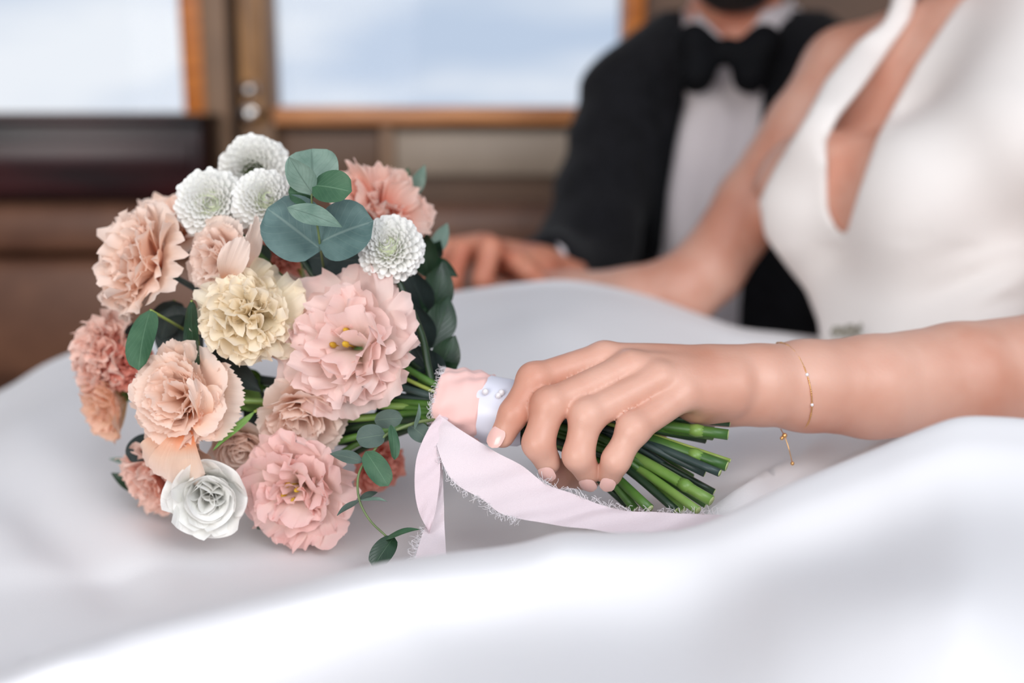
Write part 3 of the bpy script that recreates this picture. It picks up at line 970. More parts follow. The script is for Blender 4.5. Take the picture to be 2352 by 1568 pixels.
# jacket
J = Field(glo, ghi, .006)
groom_torso(J, .02)
J.cone(P(1700, 140, 1.60), P(1440, 190, 1.60), .066, .048, .03)
J.cone(P(1700, 140, 1.60), P(1990, 190, 1.60), .066, .048, .03)
J.chain([P(1428, 232, 1.59), P(1392, 420, 1.53), P(1352, 560, 1.47)], [.062, .062, .060], .02)
J.chain([P(1352, 560, 1.47), P(1322, 640, 1.42), P(1262, 618, 1.315)], [.060, .054, .042], .03)
J.chain([P(1990, 230, 1.60), P(2050, 480, 1.56), P(1960, 720, 1.45)], [.06, .058, .05], .02)
pts = J.points(); px, py, dd = project(pts)
J.D = (J.D + .0035 * np.sin(py / 17 + px / 30) * np.clip((1420 - px) / 120, 0, 1)).astype(np.float32)
opening = [(1560, -100), (1572, 120), (1568, 230), (1548, 330), (1530, 440), (1518, 560), (1512, 700), (1520, 900), (1690, 900), (1698, 700), (1712, 560), (1745, 300), (1760, 120), (1830, -20), (1840, -100)]
J.D = np.maximum.reduce([J.D, np.where(dd < 1.60, -poly_dist(px, py, opening) / FPX * dd, -1), (-10 - py) / FPX * dd + .02]).astype(np.float32)
v_, f_ = J.nets(1); jk = obj('jacket', v_, f_, M['suit'], groom)
# lapel
for poly in ([(1548, 60), (1575, 130), (1572, 235), (1552, 330), (1534, 440), (1520, 580), (1500, 560), (1495, 420), (1470, 300), (1505, 240), (1490, 200)],
             [(1765, 110), (1850, 60), (1860, 200), (1830, 330), (1740, 520), (1716, 560), (1748, 300)]):
    fr4 = []
    for x, y in poly:
        fr4.append(P(x, y, 1.455 + .0003 * abs(x - 1650) + (.03 if y < 150 else 0)))
    n_ = len(fr4)
    c_ = sum(fr4) / n_ - FWD * .004
    mbx = MB(); mbx.add([c_] + fr4 + [q + FWD * .012 for q in fr4], [(0, 1 + i, 1 + (i + 1) % n_) for i in range(n_)] + [(1 + i, 1 + n_ + i, 1 + n_ + (i + 1) % n_, 1 + (i + 1) % n_) for i in range(n_)])
    o = mbx.build('lapel', M['black_satin'], groom, smooth=False)
# cuff
MB().tube([P(1285, 622, 1.335), P(1240, 612, 1.295)], [.036, .034], 24).build('shirt_cuff', M['shirt'], groom)
# bow tie
BT = Field(P(1500, 280, 1.55) - np.array([.02, .16, .02]), P(1860, 0, 1.40) + np.array([.02, .16, .02]), .0028)
bd = 1.432
BT.ell(P(1672, 118, bd), GA, (.014, .018, .014), .003)
for c0, c1, c2 in ((P(1660, 116, bd), P(1595, 98, bd), P(1600, 172, bd)), (P(1684, 118, bd), P(1752, 100, bd), P(1722, 172, bd))):
    BT.cone(c0, c1, .010, .024, .008)
    BT.cone(c0, c2, .008, .022, .008)
    BT.cone(c1, c2, .020, .020, .01)
v_, f_ = BT.nets(1); obj('bow_tie', v_, f_, M['black_satin'], groom)

# ================================================================== BOUQUET
O = P(590, 800, .735)
RB = .105
BIND = P(1015, 925, .672)

def petal_mesh(name, m, L, Wd, th0, th1, cup, ruf, frq, seed, nu=17, nv=11, serr=0.0, narrow=.22, tip=.30, curl=0.0, power=1.8, rim=0.0, rpow=7.0):
    r = np.random.RandomState(seed)
    u = np.linspace(-1, 1, nu)[None, :]
    v = (1 - (1 - np.linspace(0, 1, nv)) ** 1.6)[:, None]
    th = th0 + (th1 - th0) * v ** 1.3 + curl * np.clip(v - .75, 0, 1) * 4
    ds = L * np.diff(v[:, 0])
    rr = np.concatenate([[0], np.cumsum(np.sin((th[1:, 0] + th[:-1, 0]) / 2) * ds)])[:, None]
    zz = np.concatenate([[0], np.cumsum(np.cos((th[1:, 0] + th[:-1, 0]) / 2) * ds)])[:, None]
    wv = Wd / 2 * (narrow * (1 - v) + (1 - narrow) * np.sin(np.clip(v * 1.15, 0, 1) * math.pi / 2) ** 1.1 + narrow * v)
    s_ = u * wv
    ka = cup / Wd * 2
    if abs(ka) < 1e-6:
        lat, inn = s_, 0 * s_
    else:
        lat, inn = np.sin(ka * s_) / ka, (1 - np.cos(ka * s_)) / ka
    nr_, nz_ = -np.cos(th), np.sin(th)
    tr_, tz_ = np.sin(th), np.cos(th)
    p = r.rand(12) * 6.28
    sh = r.uniform(.7, 1.3, 4)
    A = L * v ** power
    # broad folds of the blade, then the crimped rim
    fold = ruf * A * (np.sin(frq * .55 * math.pi * u * sh[0] + p[0] + .8 * v) + .5 * np.sin(frq * math.pi * u * sh[1] + p[1] - v))
    env = .55 + .45 * np.sin(2.3 * u + p[3])
    R5 = L * v ** rpow
    k1 = frq * 2.1 * math.pi
    crimp = rim * R5 * env * (np.sin(k1 * u + p[4] + .6 * np.sin(5 * u + p[5])) + .45 * np.sin(k1 * 1.9 * u + p[6]) + .2 * np.sin(k1 * 3.3 * u + p[7]))
    nrm = inn + fold + crimp
    tan = rim * R5 * env * .7 * (np.cos(k1 * u + p[4] + .9) + .4 * np.cos(k1 * 2.3 * u + p[8])) - tip * L * np.abs(u) ** 2.6 * v ** 2
    tan = tan + ruf * A * .35 * np.sin(frq * .8 * math.pi * u + p[2])
    if serr:
        saw = np.abs(((u * 9.5 + p[5]) % 1.0) - .5) * 2
        tan = tan + serr * L * (v ** 10) * (saw - .5) + .4 * serr * L * v ** 10 * r.uniform(-1, 1, u.shape)
    lat = lat + rim * R5 * .5 * np.cos(k1 * u + p[4])
    X = rr + nrm * nr_ + tan * tr_
    Z = zz + nrm * nz_ + tan * tz_
    verts = np.stack([X + 0 * u, lat + 0 * v, Z + 0 * u], -1).reshape(-1, 3)
    uv = np.stack([(u * .5 + .5) + 0 * v, v + 0 * u], -1).reshape(-1, 2)
    return mesh(name, verts, grid_faces(nu, nv), m, uv=uv)

def frame(axis, spin=0.0):
    z = V(axis).normalized()
    x = z.cross(Vector((0, 0, 1)))
    if x.length < .01: x = Vector((1, 0, 0))
    x.normalize(); y = z.cross(x)
    m = Matrix((x, y, z)).transposed().to_4x4()
    return m @ Matrix.Rotation(spin, 4, 'Z')

def place_petal(me, root, phi, tilt=0.0, scale=1.0, lift=0.0, off=0.0):
    o = bpy.data.objects.new('petal', me)
    COL.objects.link(o)
    o.parent = root
    o.matrix_basis = Matrix.Rotation(phi, 4, 'Z') @ Matrix.Translation((off, 0, lift)) @ Matrix.Rotation(tilt, 4, 'Y') @ Matrix.Scale(scale, 4)
    return o

def root_at(name, px, py, d, axis, Rm, label, group, spin=0.0, back=.45, cat='flower'):
    """empty at the base of a bloom; its local Z is the bloom's axis"""
    ax = axis / np.linalg.norm(axis)
    pos = P(px, py, d) - ax * Rm * back
    e = bpy.data.objects.new(name, None)
    COL.objects.link(e)
    e.matrix_basis = Matrix.Translation(V(pos)) @ frame(ax, spin)
    e.empty_display_size = .02
    tag(e, label, cat, group)
    return e, pos

def axis_to(ax, ay, az):
    """direction in view terms: right, up, towards the camera"""
    a = RGT * ax + UP * ay - FWD * az
    return a / np.linalg.norm(a)

KIND = {
  # layers: n, length, width, th0, th1, cup, broad fold, freq, serration, curl, rim crimp
  'lisi': [(6, 1.06, 1.5, .70, 1.65, .35, .06, 2.8, .02, .2, .075), (5, 1.02, 1.5, .48, 1.28, .5, .08, 2.8, .02, .15, .085), (5, .98, 1.45, .30, .98, .6, .10, 2.8, .02, .1, .09), (4, .92, 1.3, .12, .62, .7, .11, 2.8, .02, 0, .09), (3, .82, 1.1, .0, .3, .8, .11, 2.6, .02, 0, .09)],
  'carn': [(7, 1.06, 1.3, .80, 1.60, .4, .04, 2.2, .05, .2, .03), (7, 1.02, 1.25, .60, 1.30, .5, .05, 2.2, .05, .1, .035), (6, .99, 1.2, .44, 1.02, .6, .06, 2.2, .05, 0, .035), (6, .95, 1.1, .28, .74, .8, .07, 2.2, .05, 0, .04), (5, .90, 1.0, .12, .45, .9, .08, 2.2, .05, 0, .04), (3, .84, .9, .0, .15, .9, .09, 2.2, .05, 0, .04)],
  'ruff': [(7, 1.02, 1.25, .75, 1.70, .2, .09, 2.5, .02, .2, .10), (7, 1.0, 1.25, .52, 1.34, .3, .10, 2.5, .02, .1, .11), (7, .98, 1.2, .32, 1.0, .4, .11, 2.5, .02, 0, .11), (6, .96, 1.15, .16, .68, .4, .12, 2.5, .02, 0, .12), (4, .92, 1.1, .0, .34, .4, .12, 2.5, .02, 0, .12)],
  'rose': [(6, 1.02, 1.45, .70, 1.15, .9, .04, 1.4, 0, .35, .012), (6, .98, 1.4, .48, .82, 1.2, .04, 1.4, 0, .3, .012), (5, .98, 1.25, .28, .50, 1.5, .03, 1.2, 0, .25, .012), (4, .96, 1.05, .10, .22, 2.0, .03, 1.0, 0, .15, .01), (3, .90, .8, .02, .02, 2.4, .02, 1.0, 0, 0, .0)],
  'cupped': [(6, 1.08, 1.5, .90, 1.15, .9, .05, 1.8, .03, .2, .035), (5, 1.02, 1.4, .68, .85, 1.0, .06, 1.8, .03, .1, .045), (5, .97, 1.25, .40, .58, 1.1, .08, 2.0, .03, 0, .06), (4, .92, 1.05, .1, .3, 1.2, .08, 2.0, .03, 0, .06)],
}
_seed = [11]
def bloom(name, px, py, d, rpx, axis, kind, m, label, group, spin=0.0, layers=None, back=.45, scale_inner=1.0, gape=None, eye=None):
    Rm = rpx / FPX * d
    root, pos = root_at(name, px, py, d, axis, Rm, label, group, spin, back)
    lays = layers or KIND[kind]
    lop = rnd.uniform(0, 6.28)
    for li, (n, L, Wd, t0, t1, cup, ruf, frq, serr, curl, rim) in enumerate(lays):
        var = []
        for k in range(3):
            _seed[0] += 1
            var.append(petal_mesh('petal', m, L * Rm, Wd * Rm, t0, t1, cup, ruf, frq, _seed[0], nu=39 if kind != 'rose' else 19, nv=15, serr=serr, curl=curl, rim=rim, rpow=3.5 if kind == 'ruff' else 5.0 if kind == 'lisi' else 6.5))
        for k in range(n):
            phi = 2 * math.pi * (k + .5 * (li % 2)) / n + rnd.uniform(-.2, .2)
            if gape and li >= gape[1] and abs(((phi - gape[0] + math.pi) % (2 * math.pi)) - math.pi) < .75:
                continue
            place_petal(var[k % 3], root, phi, rnd.uniform(-.2, .2) + .14 * math.cos(phi - lop), rnd.uniform(.88, 1.1), rnd.uniform(-.02, .02) * Rm, .02 * Rm)
    # calyx
    c = MB()
    prof = [(0.0, -.22), (.10, -.20), (.17, -.05), (.20, .12), (.14, .15), (0.0, .16)]
    v = []; nn = 10
    for (r_, z_) in prof:
        for k in range(nn):
            a = 2 * math.pi * k / nn
            v.append((r_ * Rm * math.cos(a), r_ * Rm * math.sin(a), z_ * Rm))
    f = [(j * nn + k, j * nn + (k + 1) % nn, (j + 1) * nn + (k + 1) % nn, (j + 1) * nn + k) for j in range(len(prof) - 1) for k in range(nn)]
    me = mesh('calyx', v, f, M['sepal'])
    o = bpy.data.objects.new('calyx', me); COL.objects.link(o); o.parent = root
    if eye:
        c = MB()
        for k in range(eye):
            a = 2 * math.pi * k / eye
            c.tube([(0.03 * Rm * math.cos(a), .03 * Rm * math.sin(a), .2 * Rm), (.12 * Rm * math.cos(a), .12 * Rm * math.sin(a), .62 * Rm)], .012 * Rm, 5)
            c.ball((.13 * Rm * math.cos(a), .13 * Rm * math.sin(a), .66 * Rm), .045 * Rm, 6, 5, (1, 1, 1.8))
        me = mesh('stamens', c.v, c.f, M['anther'])
        o = bpy.data.objects.new('stamens', me); COL.objects.link(o); o.parent = root
    return root, pos

def mum(name, px, py, d, rpx, axis, label, group, spin=0.0, dark=False, flat=1.0):
    Rm = rpx / FPX * d
    root, pos = root_at(name, px, py, d, axis, Rm, label, group, spin, .25)
    meshes = []
    for k, (L, Wd, t0, t1) in enumerate([(1.0, .27, 0.0, .20), (1.0, .27, 0.0, -.10), (1.0, .27, 0.0, -.30), (1.0, .24, 0.0, -.30)]):
        meshes.append(petal_mesh('petal', M['p_mum'], L * Rm, Wd * Rm, t0, t1, 1.1, .0, 1, 5 + k, nu=5, nv=7, narrow=.35, tip=.10))
    N = 290
    for i in range(N):
        t = (i + .5) / N
        ct = 1 - 1.28 * t
        th = math.acos(max(-1, ct))
        ph = i * 2.39996
        if dark and th < .5: continue
        if not dark and th < .10: continue
        sc_ = .70 + .30 * min(1, th / 1.2)
        if flat != 1: sc_ *= 1
        me = meshes[0 if th > 1.5 else 1 if th > 1.15 else 2 if th > .7 else 3]
        o = bpy.data.objects.new('petal', me); COL.objects.link(o); o.parent = root
        s3 = sc_ * rnd.uniform(.93, 1.05)
        o.matrix_basis = Matrix.Rotation(ph, 4, 'Z') @ Matrix.Rotation(th + rnd.uniform(-.06, .06), 4, 'Y') @ Matrix.Scale(s3, 4)
    c = MB().ball((0, 0, .02 * Rm), .56 * Rm, 14, 10)
    me = mesh('disc', c.v, c.f, M['eye'] if dark else M['mum_disc'])
    o = bpy.data.objects.new('disc', me); COL.objects.link(o); o.parent = root
    return root, pos

GRP = None
stems = []   # (root, start point)
def fl(*a, **k):
    r, p = bloom(*a, **k); stems.append((r, p, a[0])); return r
def mm(*a, **k):
    r, p = mum(*a, **k); stems.append((r, p, a[0])); return r

WG = 'white chrysanthemums in the bouquet'
mm('chrysanthemum', 584, 396, .730, 84, axis_to(.08, -.35, .9), 'white pompon chrysanthemum at the very top, its dark green eye showing', WG, dark=True)
mm('chrysanthemum', 486, 468, .692, 86, axis_to(.15, .0, 1), 'white pompon chrysanthemum at the upper left, above the pale peach carnation', WG)
mm('chrysanthemum', 612, 460, .684, 78, axis_to(.35, .15, 1), 'white pompon chrysanthemum tucked left of the big eucalyptus leaves', WG)
mm('chrysanthemum', 893, 566, .665, 80, axis_to(-.10, .25, 1), 'white spoon petalled chrysanthemum with greenish centre right of the eucalyptus', WG)
LG = 'peach and pink blooms in the bouquet'
fl('lisianthus', 396, 520, .745, 108, axis_to(-.15, .6, .7), 'cupped', M['p_peach'], 'peach frilled bloom half hidden behind the left white chrysanthemum', LG)
fl('lisianthus', 318, 605, .700, 135, axis_to(-.72, .22, .62), 'lisi', M['p_peach'], 'large apricot peach ruffled lisianthus at the upper left', LG, spin=.4)
fl('carnation', 500, 600, .680, 98, axis_to(-.60, -.15, .75), 'carn', M['p_pale'], 'pale peach carnation below the white chrysanthemums', LG, spin=1.0)
fl('lisianthus', 567, 728, .660, 128, axis_to(-.05, .1, 1), 'ruff', M['p_cream'], 'cream yellow tightly ruffled lisianthus in the middle of the bouquet', LG, spin=.3)
fl('lisianthus', 796, 784, .668, 172, axis_to(-.28, .22, .9), 'lisi', M['p_pink'], 'largest blush pink ruffled lisianthus, its yellow heart open', LG, spin=.9, gape=(2.6, 3), eye=4)
fl('carnation', 690, 955, .675, 104, axis_to(.05, -.62, .75), 'cupped', M['p_pale'], 'soft peach carnation under the largest blush lisianthus', LG)
fl('carnation', 232, 812, .735, 98, axis_to(-.72, .05, .7), 'ruff', M['p_coral'], 'coral pink frilled carnation on the left rim above the beige bloom', LG)
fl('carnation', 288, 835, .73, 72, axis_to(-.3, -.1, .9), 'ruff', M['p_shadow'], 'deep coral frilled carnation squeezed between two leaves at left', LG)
fl('lisianthus', 250, 925, .738, 92, axis_to(-.62, -.35, .7), 'cupped', M['p_beige'], 'beige yellow bloom low on the left rim', LG)
fl('carnation', 410, 912, .660, 130, axis_to(-.30, .12, 1), 'carn', M['p_peach'], 'big apricot carnation at lower left with a curled upright petal', LG, spin=.5)
fl('carnation', 412, 1035, .678, 88, axis_to(-.15, -.7, .7), 'cupped', M['p_peach'], 'apricot carnation hanging just above the white rose', LG)
fl('lisianthus', 355, 1100, .712, 96, axis_to(-.5, -.6, .6), 'lisi', M['p_coral'], 'blurred peach bloom behind the white rose at lower left', LG)
fl('rose', 484, 1138, .668, 106, axis_to(.15, -.25, 1), 'rose', M['p_white'], 'white rose at the bottom of the bouquet', LG, spin=.4)
fl('lisianthus', 682, 1122, .672, 142, axis_to(-.30, -.15, .95), 'lisi', M['p_pink2'], 'pink rimmed ruffled lisianthus at the bottom beside the white rose', LG, spin=2.0, gape=(1.2, 3), eye=4)
fl('lisianthus', 720, 1170, .70, 84, axis_to(.2, -.8, .5), 'lisi', M['p_pink2'], 'pale pink ruffled bloom lying on the satin under the pink rimmed lisianthus', LG)
fl('carnation', 545, 1018, .69, 76, axis_to(.1, -.5, .8), 'rose', M['p_pale'], 'small smooth peach bud between the carnation and the white rose', LG)
fl('lisianthus', 874, 476, .742, 118, axis_to(.30, .62, .65), 'lisi', M['p_coral'], 'coral ruffled lisianthus at the upper right behind the eucalyptus', LG, spin=.2)
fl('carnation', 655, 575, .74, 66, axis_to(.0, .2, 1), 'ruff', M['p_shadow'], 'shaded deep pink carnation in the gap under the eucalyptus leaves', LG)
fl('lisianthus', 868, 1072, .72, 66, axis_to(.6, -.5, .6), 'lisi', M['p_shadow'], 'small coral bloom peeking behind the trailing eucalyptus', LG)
fl('lisianthus', 556, 885, .725, 66, axis_to(.0, 0, 1), 'rose', M['sepal'], 'closed green bud in the middle behind the apricot carnation', LG)

# ---------------------------------------------------------------- leaves
def leaf(parent, b0, t0, wpx, m, nrm=None, bend=.10, shape='oval', cupl=.12, nu=9, nv=13):
    """b0, t0: (px, py, d) of the base and the tip"""
    B = P(*b0); T = P(*t0)
    L = np.linalg.norm(T - B)
    al = (T - B) / L
    n = -FWD if nrm is None else (RGT * nrm[0] + UP * nrm[1] - FWD * nrm[2])
    n = n - al * (n @ al); n /= np.linalg.norm(n)
    sd = np.cross(al, n)
    Wd = wpx / FPX * (b0[2] + t0[2]) / 2
    v, uv = [], []
    for j in range(nv):
        t = j / (nv - 1)
        if shape == 'oval':
            hw = math.sqrt(max(0, 1 - (2 * t - 1) ** 2)) ** .9 * (1 + .12 * (t - .5))
        elif shape == 'round':
            hw = math.sqrt(max(0, 1 - abs(2 * t - 1) ** 2.3))
        else:
            hw = (math.sin(math.pi * t ** .85) ** .9)
        hw = max(hw, .03) * Wd / 2
        for i in range(nu):
            u = -1 + 2 * i / (nu - 1)
            wob = .018 * L * math.sin(6 * t + 3 * u) * abs(u)
            v.append(B + al * t * L + sd * u * hw + n * (bend * L * math.sin(math.pi * t) + cupl * abs(u) ** 1.5 * hw * 1.2 + wob))
            uv.append((u * .5 + .5, t))
    return obj('leaf', v, grid_faces(nu, nv), m, parent, uv=uv)

def twig(parent, pts, r0, r1, m, name='stem', n=8, div=6):
    c = catmull([P(*p) for p in pts], div)
    rr = list(np.linspace(r0, r1, len(c)))
    return MB().tube(c, rr, n).build(name, m, parent)

EG = 'eucalyptus sprigs in the bouquet'
e1 = empty('eucalyptus_sprig', P(738, 620, .70), 'blue green eucalyptus sprig with six large round leaves on top of the bouquet', 'leaves', EG)
stems.append((e1, P(738, 620, .70), 'euc'))
twig(e1, [(720, 425, .640), (716, 462, .642), (730, 525, .648), (736, 570, .66), (745, 625, .70)], .0005, .0008, M['euc_stem'])
leaf(e1, (722, 450, .650), (716, 342, .662), 122, M['euc_grey'], (0, .5, 1), .08, 'round')
leaf(e1, (718, 444, .640), (664, 360, .628), 66, M['euc_grey'], (-.25, .2, 1), .06, 'lens')
leaf(e1, (718, 425, .638), (808, 440, .632), 84, M['euc_green'], (.1, .3, 1), .06, 'oval')
leaf(e1, (712, 452, .637), (786, 522, .618), 52, M['euc_grey'], (-.2, .7, .8), .05, 'lens') if False else None
leaf(e1, (660, 476, .634), (786, 522, .622), 54, M['euc_grey'], (.1, .35, 1), .05, 'lens')
leaf(e1, (738, 574, .656), (614, 478, .650), 150, M['euc'], (-.15, .35, 1), .06, 'round')
leaf(e1, (730, 558, .656), (858, 508, .648), 142, M['euc'], (.2, .35, 1), .06, 'round')
leaf(e1, (722, 448, .655), (662, 440, .65), 60, M['euc_green'], (-.2, .2, 1), .05, 'oval')

LF = 'single leaves among the blooms'
def single(nm, label, m, b0, t0, wpx, nrm=None, shape='oval', bend=.1, tw=None):
    e = empty(nm, P(*b0), label, 'leaf', LF)
    leaf(e, b0, t0, wpx, m, nrm, bend, shape)
    twig(e, [b0, tw or (b0[0] + 40, b0[1] + 4, b0[2] + .04)], .0008, .0009, M['stem_yellow'], 'stalk', 6, 2)
    return e
single('eucalyptus_leaf', 'oval green eucalyptus leaf at left between peach lisianthus and apricot carnation', M['euc_green'], (362, 768, .662), (296, 800, .650), 0, None) if False else None
single('eucalyptus_leaf', 'oval green eucalyptus leaf at left between peach lisianthus and apricot carnation', M['euc_green'], (345, 712, .668), (318, 850, .652), 76, (-.3, .2, 1), 'round', .05, (430, 760, .70))
single('eucalyptus_leaf', 'dark narrow eucalyptus leaf standing left of the cream lisianthus', M['leaf_dark'], (440, 690, .668), (455, 850, .656), 52, (-.5, 0, .8), 'oval', .05, (470, 880, .70))
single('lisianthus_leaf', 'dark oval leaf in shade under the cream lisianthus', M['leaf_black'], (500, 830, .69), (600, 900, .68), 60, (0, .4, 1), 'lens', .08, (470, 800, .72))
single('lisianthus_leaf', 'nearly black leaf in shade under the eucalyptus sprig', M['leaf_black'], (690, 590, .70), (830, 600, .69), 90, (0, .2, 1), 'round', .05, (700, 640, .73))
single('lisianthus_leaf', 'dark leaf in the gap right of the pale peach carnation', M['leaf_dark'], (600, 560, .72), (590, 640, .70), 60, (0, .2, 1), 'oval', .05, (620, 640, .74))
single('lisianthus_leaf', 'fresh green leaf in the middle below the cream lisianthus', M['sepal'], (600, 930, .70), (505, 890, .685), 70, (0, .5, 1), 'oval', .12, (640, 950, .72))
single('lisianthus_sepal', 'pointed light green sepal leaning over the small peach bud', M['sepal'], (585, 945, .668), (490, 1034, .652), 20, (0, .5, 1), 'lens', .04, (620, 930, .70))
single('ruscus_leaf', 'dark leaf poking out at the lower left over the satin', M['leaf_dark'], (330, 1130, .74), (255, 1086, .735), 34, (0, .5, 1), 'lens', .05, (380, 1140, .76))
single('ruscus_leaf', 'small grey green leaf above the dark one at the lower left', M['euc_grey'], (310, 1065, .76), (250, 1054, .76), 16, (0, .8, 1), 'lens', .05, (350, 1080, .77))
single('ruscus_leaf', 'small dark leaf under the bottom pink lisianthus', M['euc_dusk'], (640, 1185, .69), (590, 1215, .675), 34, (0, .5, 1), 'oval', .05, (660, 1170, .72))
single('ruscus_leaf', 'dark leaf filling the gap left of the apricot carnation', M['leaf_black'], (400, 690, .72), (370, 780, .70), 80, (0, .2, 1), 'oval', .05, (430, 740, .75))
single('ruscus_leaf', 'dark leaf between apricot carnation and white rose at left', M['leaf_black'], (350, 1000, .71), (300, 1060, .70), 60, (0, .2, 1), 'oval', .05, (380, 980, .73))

single('ruscus_leaf', 'wide dark filler leaf, added for shade deep between the cream lisianthus and the apricot carnation', M['leaf_black'], (560, 850, .715), (470, 800, .70), 90, (0, .2, 1), 'oval', .05, (600, 870, .74))  # added near-black leaves give the shade deep between the blooms
single('ruscus_leaf', 'dark filler leaf, added for shade deep below the fresh green leaf, above the peach bud', M['leaf_black'], (650, 930, .712), (560, 960, .70), 90, (0, .3, 1), 'oval', .05, (690, 920, .74))
single('ruscus_leaf', 'dark filler leaf, added for shade behind the stems under the soft peach carnation', M['leaf_black'], (860, 960, .715), (740, 1020, .70), 80, (0, .3, 1), 'lens', .05, (900, 950, .73))
single('ruscus_leaf', 'dark filler leaf, added for shade under the stems beside the largest blush lisianthus', M['leaf_black'], (960, 930, .71), (850, 965, .70), 70, (0, .3, 1), 'lens', .05, (985, 925, .72))
single('ruscus_leaf', 'dark leaf added to shade the gap between the left oval leaf and the cream lisianthus', M['leaf_black'], (430, 850, .715), (400, 700, .71), 110, (0, .1, 1), 'oval', .05, (470, 860, .74))  # more added leaves, their near-black stands in for shaded gaps
single('ruscus_leaf', 'dark leaf added to shade the gap between deep coral carnation and apricot carnation', M['leaf_black'], (330, 880, .735), (300, 740, .73), 70, (0, .1, 1), 'oval', .05, (390, 870, .75))
e2 = empty('ruscus_sprig', P(985, 880, .70), 'dark glossy ruscus sprig with broad leaves along the right side of the bouquet', 'leaves', 'ruscus in the bouquet')
stems.append((e2, P(985, 880, .70), 'ruscus'))
twig(e2, [(1005, 890, .69), (985, 800, .71), (975, 700, .73), (985, 600, .75), (985, 540, .76)], .0013, .0009, M['stem_dark'])
for b0, t0, wpx, mm_ in (
    ((985, 640, .745), (965, 520, .745), 62, 'leaf_dark'), ((975, 600, .75), (1052, 636, .74), 40, 'leaf_dark'),
    ((985, 720, .73), (935, 610, .72), 64, 'leaf_black'), ((985, 730, .73), (1018, 600, .73), 70, 'leaf_dark'),
    ((990, 800, .71), (1030, 680, .72), 66, 'leaf_dark'), ((990, 800, .71), (945, 690, .705), 60, 'leaf_black'),
    ((1005, 860, .70), (1052, 838, .69), 44, 'leaf_dark'), ((1000, 860, .70), (1046, 770, .70), 62, 'leaf_dark'),
    ((1010, 885, .69), (948, 790, .685), 78, 'leaf_black'), ((1010, 895, .685), (942, 850, .675), 60, 'leaf_black'),
    ((990, 590, .755), (1028, 512, .76), 34, 'euc_grey'), ((985, 590, .755), (1012, 552, .74), 40, 'leaf_dark')):
    leaf(e2, b0, t0, wpx * 1.15, M[mm_], (.35 if t0[0] > b0[0] else -.3, .15, 1), .08, 'lens')
e3 = empty('eucalyptus_sprig', P(935, 470, .78), 'pale eucalyptus tip with two slim leaves behind the coral lisianthus', 'leaves', EG)
twig(e3, [(940, 560, .78), (935, 500, .78), (940, 440, .78)], .001, .0008, M['stem_yellow'])
leaf(e3, (945, 455, .765), (976, 378, .760), 34, M['euc_grey'], (.3, .3, 1), .05, 'lens')
leaf(e3, (930, 430, .775), (938, 384, .775), 20, M['euc_green'], (-.2, .3, 1), .05, 'lens')
leaf(e3, (935, 500, .78), (965, 455, .775), 22, M['euc_green'], (.3, .3, 1), .05, 'lens')

e4 = empty('eucalyptus_sprig', P(1000, 965, .66), 'trailing eucalyptus sprig with small oval leaves hanging over the satin', 'leaves', EG)
stems.append((e4, P(1000, 965, .66), 'euc'))
twig(e4, [(1020, 962, .66), (965, 968, .648), (915, 985, .642), (885, 1000, .640), (862, 1030, .638), (835, 1065, .636), (822, 1100, .634), (826, 1150, .632), (850, 1195, .63), (888, 1232, .628)], .0010, .0006, M['euc_stem'])
for b0, t0, wpx, mm_, nr, shp in (
    ((885, 998, .640), (818, 1008, .636), 56, 'euc_dusk', (0, .3, 1), 'round'),
    ((898, 975, .640), (906, 1056, .634), 28, 'euc_green', (.6, .2, .8), 'oval'),
    ((840, 1036, .636), (892, 1116, .630), 54, 'euc_green', (.2, .2, 1), 'oval'),
    ((836, 1060, .636), (758, 1042, .640), 34, 'euc_dusk', (0, .6, .8), 'lens'),
    ((952, 985, .646), (962, 926, .640), 16, 'euc_grey', (.6, .2, .6), 'lens'),
    ((940, 975, .652), (985, 1010, .648), 44, 'euc_dusk', (.1, .2, 1), 'oval'),
    ((826, 1148, .632), (890, 1152, .622), 17, 'euc_grey', (0, 1, .5), 'lens'),
    ((826, 1148, .632), (868, 1130, .644), 22, 'euc_dusk', (0, .8, .6), 'lens'),
    ((826, 1148, .632), (774, 1184, .628), 22, 'euc_dusk', (-.3, .8, .6), 'lens'),
    ((878, 1240, .628), (966, 1216, .620), 26, 'euc_green', (0, .9, .5), 'lens'),
    ((905, 1232, .628), (856, 1302, .618), 52, 'leaf_dark', (0, .4, 1), 'oval'),
    ((860, 965, .655), (925, 960, .650), 44, 'euc_dusk', (0, .2, 1), 'oval')):
    leaf(e4, b0, t0, wpx, M[mm_], nr, .06, shp)

